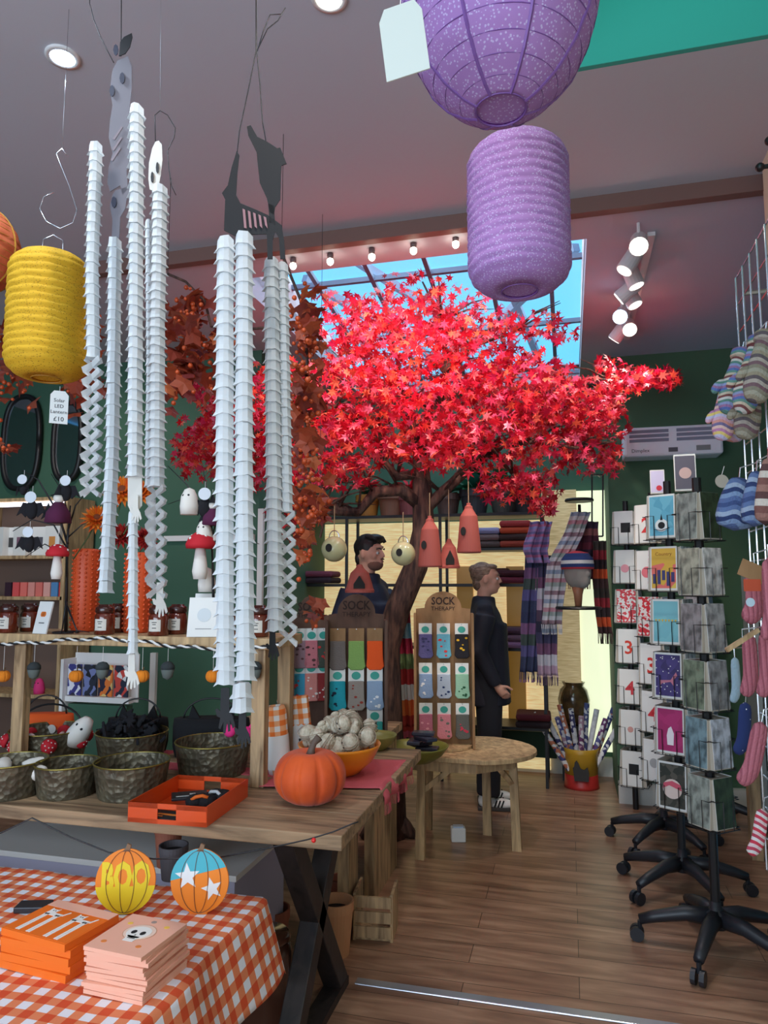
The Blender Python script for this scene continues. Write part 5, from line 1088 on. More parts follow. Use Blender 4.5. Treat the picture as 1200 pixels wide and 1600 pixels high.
def bandm(name, cols, freq, **k): return mat(name, cols[0], .92, kind='bands', cols=cols, freq=freq, bump=.3, bs=120, **k)
plaid1 = bandm('purple_plaid', [(60, 66, 96), (96, 90, 140), (70, 84, 80), (128, 90, 130), (54, 58, 90)], 2.6)
plaid2 = bandm('grey_plaid', [(90, 70, 90), (180, 150, 170), (200, 196, 204), (120, 80, 110), (70, 66, 96), (50, 50, 70)], 2.2)
stripew = bandm('cream_stripes', [(214, 206, 210), (150, 120, 130), (206, 204, 206), (160, 168, 165), (196, 140, 150), (214, 208, 206), (150, 160, 180)], 5)
plaid3 = bandm('maroon_plaid', [(110, 40, 56), (84, 34, 50), (150, 90, 90), (60, 40, 60)], 5)
scarf('scarf', 'long purple and green plaid scarf with dark fringe hanging at the back wall', [(836, 870), (832, 930), (830, 1000), (828, 1050)], 5.0, 30, plaid1)
scarf('scarf', 'mauve and navy striped scarf beside the purple plaid one', [(852, 868), (852, 930), (854, 1000), (856, 1055)], 4.97, 30, plaid2)
t = scarf('scarf', 'bundled lilac scarf looped over the hook at the left', [(846, 815), (840, 840), (836, 860), (842, 880)], 4.94, 34, bandm('lilac_weave', [(176, 140, 190), (150, 150, 200), (190, 110, 150), (120, 110, 160)], 14), False, th=.035)
scarf('scarf', 'cream scarf with soft grey and pink stripes slung diagonally', [(908, 800), (896, 835), (872, 880), (866, 930), (862, 975)], 4.9, 30, stripew)
scarf('scarf', 'maroon plaid scarf hanging behind the mannequin head', [(915, 815), (915, 860), (908, 905)], 5.06, 40, plaid3)
scarf('scarf', 'dark orange and black plaid scarf right of the mannequin head', [(937, 845), (938, 900), (942, 960), (946, 990)], 5.0, 20, bandm('orange_black_plaid', [(70, 44, 44), (200, 80, 40), (50, 36, 40), (150, 40, 50), (60, 50, 44)], 3))
scarf('scarf', 'striped rainbow scarf hanging between the two sock displays', [(628, 950), (632, 1010), (636, 1080), (640, 1135)], 4.6, 24, bandm('rainbow_bands', [(180, 60, 50), (226, 120, 60), (226, 226, 220), (190, 60, 60), (120, 140, 90), (190, 50, 80), (150, 190, 200), (200, 90, 110)], 1.3))
scarf('scarf', 'blue and purple scarf left of the rainbow striped one', [(615, 960), (614, 1010), (618, 1060), (616, 1100)], 4.64, 20, bandm('blue_bands', [(80, 160, 220), (70, 110, 190), (60, 150, 160), (150, 110, 190)], 1.4))
g_ = at(905, 784, 4.95); t = E('scarf_rail', 'black wall arm with a round head holding the scarves', 'rail', (g_.x, g_.y, g_.z))
B().lathe([(.095, 0), (.1, .008), (.095, .02)], 24).build('disc', black, t); B().tube([(0, 0, -.02), (0, 0, -.10), (.05, .3, -.10), (.1, 1.0, -.10)], .012, 6).build('arm', black, t)
p = at(904, 952, 4.85); t = E('mannequin_head', 'grey mannequin head on a black stand wearing a striped beanie', 'mannequin head', p, TH+.5)
B().lathe([(.15, 0), (.155, .008), (.15, .018), (.02, .022)], 28).build('base', black, t); B().tube([(0, 0, .02), (0, 0, .1), (0, 0, .16)], [.022, .03, .045], 10).build('neck', mat('turned_wood', (170, 110, 80), .5), t, smooth=True)
b = B(); b.ball((0, 0, .25), (.085, .1, .115), 18, 12); b.ball((0, -.05, .2), (.05, .05, .06), 12, 8); b.ball((0, -.1, .24), (.012, .02, .02), 8, 6); b.build('head', mat('grey_felt', (150, 140, 132), .9), t, remesh=.008, sm=2)
B().lathe([(.102, .27), (.106, .29), (.1, .34), (.07, .38), (.02, .395), (.001, .396)], 28, sy=1.12).build('beanie', bandm('beanie_knit', [(44, 60, 110), (200, 60, 70), (44, 60, 110), (226, 220, 215), (50, 66, 120)], 8.5), t, smooth=True)
f0 = atv(925, 742, 5.3); b = B()
for (a, c) in (((925, 742), (925, 838)), ((942, 742), (942, 838)), ((925, 742), (942, 742)), ((925, 838), (942, 838))): b.tube([atv(*a, 5.3)-f0, atv(*c, 5.3)-f0], .008, 4)
b.tube([Vector((0.04, 0, 0)), Vector((.06, .1, 0))], .008, 4); tag(b.build('wire_frame_rack', black, loc=f0), 'small black wire frame beside the bright light panel', 'rack')
# vase on a stand, bucket of paper rolls
p = on(909, 1230, 0); t = E('rooster_bucket', 'yellow bucket with a painted black rooster and red base', 'bucket', (p.x, p.y+.02, 0), face(p))
B().lathe([(.13, 0), (.125, .02), (.12, .1), (.0, .1)], 30).build('red_base', col((176, 44, 40), .4), t, smooth=True); B().lathe([(.12, .1), (.125, .25), (.135, .29), (.127, .29), (.115, .12), (.001, .11)], 30).build('body', mat('mustard_glaze', (196, 150, 44), .4), t, smooth=True)
B().prism([(-.05, .07), (.05, .07), (.055, .13), (.045, .17), (.02, .15), (-.005, .16), (-.02, .2), (-.032, .215), (-.045, .2), (-.05, .17), (-.06, .16), (-.055, .12)], -.136, -.118).build('rooster_print', col((50, 46, 44), .6), t)
rr = random.Random(3); rc = [(70, 74, 130), (220, 216, 220), (90, 90, 150), (200, 120, 90), (60, 60, 110), (190, 150, 170), (80, 90, 140), (214, 210, 214), (110, 60, 110)]
for k in range(11):
    a = (k-5)*.1; x = (k-5)*.018; pr = Vector((x*math.cos(TH), x*math.sin(TH)+((k*7) % 5-2)*.02, .13))+t.location
    q = E('wrapping_paper_roll', ['white and navy patterned paper roll', 'pale paper roll'][k % 2]+' in the rooster bucket, leaning '+('left' if k < 4 else 'right' if k > 6 else 'upright'), 'paper roll', pr, TH, 'wrapping paper rolls in the rooster bucket'); q.rotation_euler = ((k % 3-1)*.1, a*1.1, TH)
    B().tube([(0, 0, 0), (0, 0, .48-.04*(k % 3))], .020, 12).build('roll', mat('roll_print_%d' % k, rc[k % 9], .6, kind='cells', sc=38, cols=[rc[k % 9], (230, 228, 230), rc[(k+3) % 9], rc[k % 9]]), q)
p = on(904, 1215, 0); t = E('glazed_vase', 'large brown glazed vase on a dark plinth behind the paper rolls', 'vase', (p.x-.02, 5.94, .41)); t.scale = (.75, .75, .75)
B().lathe([(.09, 0), (.1, .02), (.15, .16), (.165, .26), (.14, .36), (.1, .40), (.115, .43), (.12, .44), (.1, .44), (.09, .40), (.001, .38)], 36, mod=lambda g, j: 1+.008*math.sin(10*g)).build('body', mat('olive_brown_glaze', (112, 84, 50), .18, coat=.6, kind='noise', col2=(60, 44, 30), sc=7), t, smooth=True)
tag(B().box((0, 0, .2045), (.2, .2, .409)).build('plinth', darkw, loc=(p.x-.02, 5.94, 0)), 'dark square plinth carrying the brown glazed vase', 'plinth')
# ---------------------------------------------------------------- card spinners on wheels
ART = {}
def artm(key, cols, sc=18):
    sc *= 2.6
    if key not in ART: ART[key] = mat('card_art_'+key, cols[0], .5, kind='cells', sc=sc, cols=cols)
    return ART[key]
env = mat('envelope_paper', (186, 176, 160), .8)
def greet(parent_m, loc, rz, w, h, th, lab, mfront, deco=None, tilt=-.06):
    t = E('greeting_card', lab, 'greeting card', loc, rz); t.rotation_euler.x = tilt
    B().box((0, th/2, h/2), (w, th, h)).build('card_stack', env, t, bevel=.001)
    B().box((0, -.0012, h/2+.004), (w*.985, .002, h*.99)).build('front_card', card, t)
    B().box((0, -.0028, h/2+.004), ((w*.985 if deco is None and mfront is not card else w*.90), .001, h*(.985 if deco is None and mfront is not card else .90))).build('printed_panel', mfront, t)
    if deco: deco(t, w, h)
    return t
def disc_deco(c, r, x=0, z=.45, extra=None):
    def f(t, w, h):
        B().disc((x*w, h*z), r*w, 18, 1, -.0046, -.0033).build('printed_motif', col(c, .5), t)
        if extra: extra(t, w, h)
    return f
def robin(t, w, h):
    B().disc((.0, h*.30), .24*w, 18, 1, -.0046, -.0033).build('snow_bird_print', col((225, 228, 226)), t); b = B(); b.disc((0, h*.30), .13*w, 14, 1, -.006, -.0046); b.prism([(-.05*w, h*.42), (.05*w, h*.42), (0, h*.56)], -.006, -.0046); b.tube([(-.3*w, -.005, h*.22), (0, -.005, h*.18), (.3*w, -.005, h*.24)], .002, 4); b.build('line_drawing', bcard, t)
def bauble(t, w, h):
    B().disc((0, h*.45), .34*w, 24, 1, -.0046, -.0033).build('bauble_print', col((226, 205, 195)), t); B().prism([(-.34*w, h*.44), (-.1*w, h*.52), (.34*w, h*.44), (.3*w, h*.56), (0, h*.62), (-.3*w, h*.56)], -.006, -.0046).build('pink_band', col((214, 90, 110)), t)
def digit(s, c):
    def f(t, w, h): text('number', s, h*.55, col(c), t, (.05*w, -.0036, h*.45), bold=.002)
    return f
def fox(t, w, h):
    b = B(); b.prism([(-.3*w, h*.4), (.1*w, h*.42), (.3*w, h*.6), (.34*w, h*.52), (.2*w, h*.42), (.2*w, h*.3), (.1*w, h*.38), (-.2*w, h*.34), (-.3*w, h*.28)], -.0046, -.0033); b.build('deer_print', col((196, 120, 140)), t)
    b = B(); rr = random.Random(5)
    for k in range(26): b.disc((rr.uniform(-.42, .42)*w, rr.uniform(.06, .95)*h), .003, 6, 1, -.0056, -.0046)
    b.build('snow_dots', white, t)
def houses(t, w, h):
    b = B()
    for k in range(5): b.box((-.34*w+k*.17*w, -.004, h*(.28+.04*(k % 3))), (.12*w, .0012, h*(.22+.1*(k % 2))))
    b.build('figures_print', col((60, 60, 110)), t); text('lettering', 'Country', h*.11, col((150, 90, 30)), t, (0, -.0036, h*.84))
def bunting(t, w, h):
    b = B()
    for k in range(7): b.prism([(-.4*w+k*.12*w, h*.56), (-.31*w+k*.12*w, h*.56), (-.355*w+k*.12*w, h*.5)], -.0046, -.0033)
    b.build('bunting_print', col((214, 180, 70)), t)
def penguin(t, w, h): B().prism([(-.1*w, h*.2), (.12*w, h*.2), (.14*w, h*.45), (.04*w, h*.6), (-.06*w, h*.55), (-.12*w, h*.4)], -.0046, -.0033).build('snowman_print', col((236, 226, 230)), t)
FR2 = [('bright blue card with a little bird on snow, top of the middle card spinner', artm('blue', [(96, 170, 196), (110, 182, 204), (90, 164, 190)], 8), robin),
       ('yellow and pink card with small figures, second tier of the middle card spinner', artm('yellow', [(220, 190, 80), (214, 170, 60), (226, 110, 100), (220, 190, 80)], 5), houses),
       ('turquoise card with a line of bunting, third tier of the middle card spinner', artm('turq', [(120, 186, 196), (126, 192, 200)], 5), bunting),
       ('dark purple card with a pink deer, fourth tier of the middle card spinner', artm('purp', [(62, 48, 108), (70, 56, 120), (52, 40, 96)], 9), fox),
       ('magenta card with white dots, fifth tier of the middle card spinner', artm('mag', [(170, 34, 100), (180, 40, 108)], 9), penguin),
       ('white edged card with a pink and cream bauble, bottom of the middle card spinner', artm('pine', [(60, 58, 50), (84, 80, 70), (44, 48, 40)], 14), bauble)]
def spinner(base, a, lab, zt, zb, tiers, fronts, W, stand_lab, caster=True, base_a=0.3, sides=4, skip=()):
    t = E('card_spinner', lab, 'card rack', base, 0); rS = W*.62
    if caster:
        for k in range(5):
            g = base_a+2*PI*k/5; c, s = math.cos(g), math.sin(g); e = Vector((c*.30, s*.30, 0))
            l = B().tube([(c*.02, s*.02, .135), (c*.12, s*.12, .135), (c*.24, s*.24, .105), (c*.30, s*.30, .085)], [.036, .030, .024, .02], 8).build('leg', blackp, t, smooth=True)
            b = B(); sd = Vector((-s, c, 0))
            for q in (-.016, .016): b.tube([e+sd*(q-.009)+Vector((c*.012, s*.012, .029)), e+sd*(q+.009)+Vector((c*.012, s*.012, .029))], .029, 14)
            b.tube([e+Vector((0, 0, .08)), e+Vector((0, 0, .04))], .010, 6); b.build('caster', blackp, l)
        B().lathe([(.045, .10), (.05, .12), (.045, .16), (.024, .17), (.022, .2)], 18).build('hub', blackp, t, smooth=True)
    B().tube([(0, 0, .15 if caster else .0), (0, 0, zt+.04)], .019, 12).build('pole', black, t)
    if not caster: [B().tube([(0, 0, zz), (0, .165, zz)], .008, 6).build('wall_bracket', black, t) for zz in (.3, 1.0, 1.7)]
    for k in range(tiers):
        b = B(); z = zb+(zt-zb)*k/tiers
        b.tube([(0, 0, z+.01), (0, 0, z+.15)], .024, 10)
        for s in range(sides):
            g = a+s*2*PI/sides; f = Vector((math.sin(g), -math.cos(g), 0)); r_ = Vector((math.cos(g), math.sin(g), 0)); hw = W/2
            o = f*(rS-.035)+Vector((0, 0, z)); o2 = f*(rS+.008)+Vector((0, 0, z)); h1 = Vector((0, 0, .0))
            b.tube([o-r_*hw, o2-r_*hw, o2+r_*hw, o+r_*hw], .0022, 4); hz = Vector((0, 0, .12))
            b.tube([o-r_*hw+hz, o2-r_*hw+hz, o2-r_*hw*.45+hz, o2-r_*hw*.45], .0022, 4); b.tube([o+r_*hw+hz, o2+r_*hw+hz, o2+r_*hw*.45+hz, o2+r_*hw*.45], .0022, 4)
            b.tube([Vector((0, 0, z+.02)), o+Vector((0, 0, .0))], .0022, 4); b.tube([Vector((0, 0, z+.14)), o+hz], .0022, 4)
        b.build('wire_pocket_tier', black, t)
    TN = ['top', 'second', 'third', 'fourth', 'fifth', 'sixth', 'seventh']; ch = (zt-zb)/tiers*.84
    SN = {0: 'front', 1: 'right', 2: 'back', 3: 'left'}
    for k in range(tiers):
        for s in range(sides):
            if (k, s) in skip: continue
            g = a+s*2*PI/sides; f = Vector((math.sin(g), -math.cos(g), 0)); z = zb+(zt-zb)*k/tiers+.004; ti = tiers-1-k
            if s == 0 and fronts.get(ti): lb, m, dc = fronts[ti]
            elif s in fronts.get('sides', {}) and fronts['sides'][s][ti % len(fronts['sides'][s])]: n_, m, dc = fronts['sides'][s][ti % len(fronts['sides'][s])]; lb = '%s, %s tier, %s side of %s' % (n_, TN[ti], SN[s], stand_lab)
            else:
                rr = random.Random(k*5+s+int(zt*100)); base_ = [(205, 204, 200), (150, 160, 150), (196, 190, 200), (120, 130, 120), (206, 190, 190), (170, 176, 190)][rr.randrange(6)]
                m = mat('card_art_r%d_%d' % (base_[0], base_[1]), tuple(int(x*.7) for x in base_), .55, kind='noise', sc=34, det=8, col2=base_, thr=(.36, .56)); dc = None; lb = 'muted patterned card, %s tier, %s side of %s' % (TN[ti], SN[s], stand_lab)
            q = greet(None, t.location+f*(rS-.030)+Vector((0, 0, z)), g, W*.88, ch, .032, lb, m, dc)
            # card stack must sit inside the wire
            q.location = t.location+f*(rS-.004)+Vector((0, 0, z))
    return t
lf = lambda n, c, sc=30: (n, mat('card_art_'+n.replace(' ', '_'), tuple(int(x*.62) for x in c), .55, kind='noise', sc=sc, det=8, col2=tuple(min(255, int(x*1.08)) for x in c), thr=(.38, .60), stretch=(1, 1, .6)), None)
# the middle one (two thirds up the photo), the nearest one and the far ones
S2 = on(1062, 1368, 0); s2 = Vector((.51*1, 3.93, 0)); 
spinner(s2, face(s2)-.12-.25, 'revolving card rack on black wheels with bright cards, second nearest', 2.0, .40, 6, {i: FR2[i] for i in range(6)} | {'sides': {1: [lf('pale grey card', (206, 204, 200)), lf('white card', (222, 220, 216)), lf('grey envelope pack', (180, 176, 168))], 3: [('white card with a pink spot', card, disc_deco((226, 170, 180), .3, .1, .6)), ('red dotted card', artm('reddots', [(206, 50, 60), (226, 220, 216)], 30), None), ('pale blue card', artm('pb', [(190, 206, 214), (204, 214, 220)], 10), None)]}}, .155, 'the middle spinner', base_a=.1)
S1 = Vector((.555, 3.34, 0))
spinner(S1, face(S1)-.72, 'revolving card rack on black wheels with leafy cards, nearest to the front', 1.93, .50, 6, {'sides': {0: [lf('grey botanical card', (150, 156, 146)), lf('cream flowered card', (176, 172, 150)), lf('brown grey woodland card', (150, 142, 140)), lf('green forest card', (124, 134, 112)), lf('blue green forest card', (120, 144, 150))], 1: [lf('dark green card', (56, 72, 50)), lf('pale grey card', (176, 180, 178)), lf('dove grey card', (170, 168, 168)), lf('grey card', (150, 150, 152)), lf('white blue card', (190, 196, 206))], 3: [lf('soft grey card', (190, 190, 188)), lf('white card with print', (214, 210, 206))]}}, .125, 'the nearest spinner', base_a=.55)
S3 = Vector((.50, 4.56, 0))
spinner(S3, face(S3)-.5, 'revolving card rack on black wheels third from the front', 2.02, .37, 6, {'sides': {0: [('white numbered card', card, digit('2', (214, 60, 60))), ('pink spotted white card', card, disc_deco((226, 120, 130), .25)), ('red dotted card', artm('reddots', [(206, 50, 60), (226, 220, 216)], 30), None), ('white card with a red number 3', card, digit('3', (206, 50, 40))), ('white card with a red number 4', card, digit('4', (206, 50, 60))), ('white card with grey sketches', card, disc_deco((170, 170, 170), .2))]}}, .15, 'the third spinner', base_a=.3)
S4 = Vector((.40, 5.24, 0))
spinner(S4, face(S4)-.2, 'narrow wire card rack fixed to the green wall behind the spinners', 2.05, .16, 7, {'sides': {0: [('white card with a dark window', card, lambda t, w, h: B().box((.1*w, -.004, h*.5), (w*.5, .001, h*.3)).build('window_print', bcard, t)), ('white card with pink ballerina', card, disc_deco((226, 150, 160), .22)), ('red and white card', artm('reddots', [(206, 50, 60), (226, 220, 216)], 30), None), ('white card with a red block 3', card, digit('3', (214, 60, 40))), ('white birthday card with a 4', card, digit('4', (200, 50, 60))), ('pale pink sketched card', card, disc_deco((206, 150, 140), .15))]}}, .145, 'the wall rack', caster=False)
S5 = Vector((.82, 5.06, 0)); spinner(S5, face(S5)-.2, 'revolving card rack on wheels furthest back, mostly hidden', 1.72, .5, 5, {}, .14, 'the furthest spinner', base_a=.9)
# loose picture card above the spinners
for (px, py, d, w_, h_, lab, c, dc) in [(1072, 768, 3.75, .11, .2, 'dark framed photo card standing on top of the middle card spinner', (96, 90, 104), disc_deco((205, 170, 165), .28, 0, .5)), (1028, 772, 4.1, .08, .14, 'small lilac price card with a red dot above the blue card', (206, 196, 226), disc_deco((206, 40, 60), .2, .1, .25))]:
    p = at(px, py, d); tt = greet(None, p, TH-.3, w_, h_, .006, lab, col(c, .5), dc); B().tube([(0, .01, h_*.3), (0, .01, -.09)], .003, 5).build('wire_clip', black, tt)
# ---------------------------------------------------------------- shelving behind the spinners
U0, U1, VV = 1.14, 2.05, 5.12; SR = E('product_shelves', 'grey white shelving with small bottles behind the card spinners', 'shelving', ((U0+U1)/2, VV, 0)); gw = col((168, 166, 160), .6)
RZ = [.35, .62, .9, 1.16, 1.42]
for s in (-1, 1): B().box((s*(U1-U0)/2, 0, .8), (.025, .3, 1.6)).build('side_panel', gw, SR)
for z in [.1]+RZ+[1.59]: B().box((0, 0, z), (U1-U0-.03, .3, .022)).build('shelf_board', gw, SR)
B().box((0, .14, .8), (U1-U0, .015, 1.56)).build('back_board', gw, SR)
cn = ['red', 'white', 'navy', 'amber', 'green', 'pink', 'black']; cc = [(190, 40, 50), (225, 222, 218), (40, 50, 90), (206, 150, 50), (60, 110, 70), (220, 130, 150), (30, 30, 34)]
for i, z in enumerate(RZ):
    for k in range(12):
        j = (k*3+i*2) % 7; q = E('small_bottle', cn[j]+' small capped bottle on the shelving behind the spinners', 'bottle', (U0+.07+k*.075, VV-.08, z+.0115), 0, 'small bottles on the grey shelving')
        B().lathe([(.018, 0), (.02, .004), (.02, .05), (.009, .06)], 12).build('bottle', col(cc[j], .25), q, smooth=True); B().lathe([(.010, .058), (.010, .095)], 10).build('cap', bcard, q)
p = on(1178, 1362, 0); t = tag(B().box((0, 0, .3), (.06, .06, .6)).build('wooden_stand', woodz, loc=(p.x+.06, p.y+.2, 0)), 'wooden post standing on the floor beside the candy striped sock', 'post')
# ---------------------------------------------------------------- mesh panel with mittens and socks
MU = .62
MP = E('wire_mesh_panel', 'chrome wire grid panel on the right wall with hooks', 'mesh panel', (MU, 2.14, .55)); b = B()
zt_ = 2.62-.55
for k in range(13): v = -.6+k*.1; b.tube([(0, v, 0), (0, v, zt_)], .003, 5)
for k in range(21): b.tube([(.004, -.6, k*zt_/20), (.004, .6, k*zt_/20)], .003, 5)
b.build('wire_grid', chrome, MP)
for (v, z) in ((-.5, .1), (.5, .1), (-.5, zt_-.1), (.5, zt_-.1)): B().tube([(.0, v, z), (.2, v, z)], .008, 6).build('wall_bracket', chrome, MP)
def knit(name, cols, freq, **k): return mat(name, cols[0], .95, kind='bands', cols=cols, freq=freq, bump=.6, bs=110, **k)
fair = knit('fair_isle', [(140, 150, 190), (90, 130, 120), (200, 196, 190), (120, 70, 70), (196, 180, 160), (100, 140, 130), (90, 110, 170), (150, 110, 150)], 15, det=8)
pastel = knit('pastel_isle', [(214, 170, 190), (196, 190, 220), (226, 200, 120), (190, 130, 170), (226, 190, 180), (120, 110, 150), (214, 150, 140)], 14, det=8)
olives = knit('olive_isle', [(150, 146, 130), (126, 120, 104), (110, 84, 90), (160, 150, 140), (90, 80, 84), (140, 130, 110)], 15, det=8)
blues = knit('blue_waves', [(84, 104, 150), (120, 144, 180), (44, 60, 104), (150, 166, 190), (90, 112, 156), (60, 78, 124)], 11, det=9)
pinks = knit('dusty_pink_knit', [(176, 100, 112), (150, 80, 92), (184, 108, 120)], 75, axis=0)
browns = knit('brown_isle', [(120, 80, 74), (200, 190, 180), (90, 60, 60), (150, 110, 100)], 12)
def arm(t, p):      # wire arm back to the grid panel
    e = t.matrix_basis.inverted() @ Vector((MU, min(max(p.y, 1.6), 2.72), p.z+.05)); B().tube([(0, 0, -.01), (0, 0, .03), e], .0025, 5).build('hook', chrome, t)
def mitten(px, py, d, Lpx, wpx, m, lab, kind='mitten', lean=0, grp=None, cat='mittens', turn=0):
    p = at(px, py, d); s = d/F; L_, w = Lpx*s, wpx*s/2; t = E(name_of[kind], lab, 'sock' if kind == 'sock' else 'hat' if kind == 'hat' else 'mitten', p, TH+turn, grp); t.rotation_euler.y = lean
    b = B()
    if kind == 'mitten':
        b.tube([(0, 0, 0), (0, 0, -L_*.3), (0, 0, -L_*.55), (0, 0, -L_*.85), (0, 0, -L_)], [w*.55, w*.6, w*.95, w*.95, w*.5], 16); b.tube([(-w*.5, 0, -L_*.5), (-w*1.15, 0, -L_*.62), (-w*1.3, 0, -L_*.74)], [w*.4, w*.36, w*.22], 10)
    elif kind == 'hat':
        b.tube([(0, 0, 0), (0, 0, -L_*.15), (0, 0, -L_*.5), (0, 0, -L_)], [w*.35, w*.6, w*.9, w*1.05], 18)
    else:
        b.tube([(0, 0, 0), (0, 0, -L_*.4), (0, -.003, -L_*.72), (-w*.4, -.006, -L_*.88), (-w*1.0, -.01, -L_)], [w*.8, w*.78, w*.8, w*.85, w*.55], 14)
    kb = b.build('knitted_body', m, t, smooth=True, sub=1); kb.scale = (1, .62, 1)
    if kind == 'mitten': B().lathe([(w*.62, -L_*.12), (w*.66, -L_*.1), (w*.62, 0), (w*.5, .004)], 16).build('cuff', m, t, smooth=True)
    arm(t, p); return t
name_of = {'mitten': 'knitted_mitten', 'hat': 'bobble_hat', 'sock': 'knitted_sock'}
for a in [(1185, 528, 2.15, 130, 48, fair, 'patterned blue and green mitten nearest the mesh on the upper row', 'mitten', .25), (1160, 548, 2.25, 110, 50, fair, 'blue banded fair isle mitten hanging in front on the upper row', 'mitten', .25), (1135, 598, 2.4, 96, 40, pastel, 'pastel pink and yellow patterned mitten at the left of the upper row', 'mitten', .12),
          (1150, 600, 2.5, 96, 44, pastel, 'lilac patterned mitten just behind the pastel one', 'mitten', .1), (1178, 590, 2.2, 104, 46, olives, 'olive and brown patterned mitten at the right edge', 'mitten', .2), (1196, 520, 2.0, 120, 50, olives, 'olive patterned mitten cut off by the right edge of the photo', 'mitten', .2),
          (1155, 745, 2.3, 88, 66, blues, 'blue wavy striped knitted hat with a round grey tag', 'hat', .15), (1182, 735, 2.2, 92, 46, blues, 'blue striped knitted hat behind the one with the round tag', 'hat', .1), (1200, 715, 2.05, 110, 38, browns, 'brown and cream striped knitted hat at the right edge', 'hat', .1),
          (1178, 880, 2.2, 90, 40, pinks, 'pink knitted sock with a brown label', 'sock', .0), (1170, 988, 2.25, 96, 30, pinks, 'pink cable knit sock on the second row of socks, left', 'sock', 0), (1195, 985, 2.15, 100, 30, pinks, 'pink cable knit sock on the second row of socks, right', 'sock', 0), (1190, 1125, 2.1, 100, 34, pinks, 'long pink cable knit sock at the right edge lower down', 'sock', .25), (1200, 868, 2.0, 130, 30, pinks, 'pink sock cut off by the right edge of the photo', 'sock', 0),
          (1192, 1262, 2.3, 70, 26, knit('candy_stripe', [(206, 60, 80), (226, 220, 218), (190, 70, 90), (226, 200, 200)], 26, det=8), 'red and white candy striped sock near the floor at right', 'sock', .2), (1165, 1095, 2.6, 80, 26, mat('navy_knit', (34, 50, 100), .95, kind='dots', col2=(220, 224, 230), sc=40, thr=(.12, 1)), 'navy blue sock with white flecks', 'sock', .1), (1148, 1025, 2.7, 70, 18, mat('pale_blue_knit', (150, 176, 190), .95, bump=.6, bs=80), 'pale blue sock behind the pink cable knit pair', 'sock', 0)]:
    mitten(*a)
p = at(1128, 752, 2.3); t = E('swing_tag', 'round grey tag and green card on the blue wavy hat', 'tag', p, TH); B().disc((0, 0), .022, 20, 1).build('round_tag', col((170, 160, 145)), t); B().box((.03, .004, -.035), (.034, .002, .05)).build('green_card', col((40, 100, 80)), t); B().box((.03, .0025, -.03), (.018, .001, .008)).build('print', card, t); B().box((.03, .0025, -.046), (.018, .001, .008)).build('print', card, t); B().tube([(0, 0, .02), (.01, 0, .05)], .001, 4).build('string', card, t)
p = at(1178, 925, 2.1); t = E('sock_label', 'brown folded label with an orange print and white round badge on the pink sock', 'label', p, TH); B().box((0, 0, .06), (.08, .003, .05), (0, .4, 0)).build('label_card', kraft, t); B().box((-.005, -.002, .02), (.05, .002, .035)).build('orange_print', col((190, 80, 50)), t); B().disc((-.012, -.03), .013, 16, 1).build('round_badge', col((190, 215, 225)), t)
p = at(1160, 1000, 2.05); t = tag(B().box((0, 0, 0), (.11, .012, .012), (0, -.55, 0)).build('wooden_peg', woodl, loc=p, rz=TH), 'slanting pale wooden peg between the rows of pink socks', 'peg')
arm(t, p)
# small brackets on the right wall near the ceiling
for i, (x, y) in enumerate([(1155, 262), (1160, 222), (1165, 180)]):
    q = at(x+28, y, 2.4-.12*i); q.x = .825; t = E('wall_hook', ['lowest black peg high on the right wall', 'middle black peg high on the right wall', 'top black peg high on the right wall'][i], 'hook', q); B().tube([(0, 0, 0), (-.12, 0, 0)], .008, 8).build('arm', black, t); B().ball((-.125, 0, 0), .016, 10, 7).build('knob', black, t, smooth=True)
# ---------------------------------------------------------------- left wall: mirrors, shelves, trims
lv = 4.58; mirm = mat('mirror_glass', (180, 190, 200), .04, 1)
for (x, y, rx, ry, lab) in [(36, 692, 32, 74, 'oval black framed mirror at the left edge of the green wall'), (108, 690, 24, 62, 'smaller black framed mirror behind the yellow lantern tag')]:
    p = atv(x, y, lv); s = dist(p)/F; t = E('wall_mirror', lab, 'mirror', (p.x, lv+.0, p.z), 0); n = 48; w_, h_ = rx*s*1.05, ry*s
    sq = lambda a, e=.75: (w_*math.copysign(abs(math.cos(a))**e, math.cos(a)), h_*math.copysign(abs(math.sin(a))**e, math.sin(a)))
    B().tube([(sq(2*PI*k/n)[0], -.02, sq(2*PI*k/n)[1]) for k in range(n+1)], .022, 6).build('frame', black, t, smooth=True); B().prism([sq(2*PI*k/n) for k in range(n)], -.018, -.004).build('glass', mirm, t)
a, c = atv(-40, 775, 4.3), atv(108, 775, 4.3); zt_ = a.z-.02; wS = c.x-a.x
LS = E('wall_shelving', 'pale wooden wall shelving at the left holding boxed gifts', 'shelving', ((a.x+c.x)/2, 4.42, 0)); zL = [atv(60, y, 4.3).z for y in (778, 868, 932, 1085)]
for z in zL: B().box((0, 0, z-.012), (wS, .3, .024)).build('shelf_board', woodl, LS)
for s in (-1, 1): B().box((s*wS/2, 0, zL[0]/2), (.03, .3, zL[0])).build('side_panel', woodl, LS)
B().box((0, .145, zL[0]/2), (wS, .008, zL[0]-.03)).build('back_board', col((120, 96, 84), .8), LS)
B().box((0, -.14, zL[0]-.045), (wS-.04, .02, .03)).build('strip_light', mat('strip_light', (235, 238, 255), .4, emit=2.2), LS)
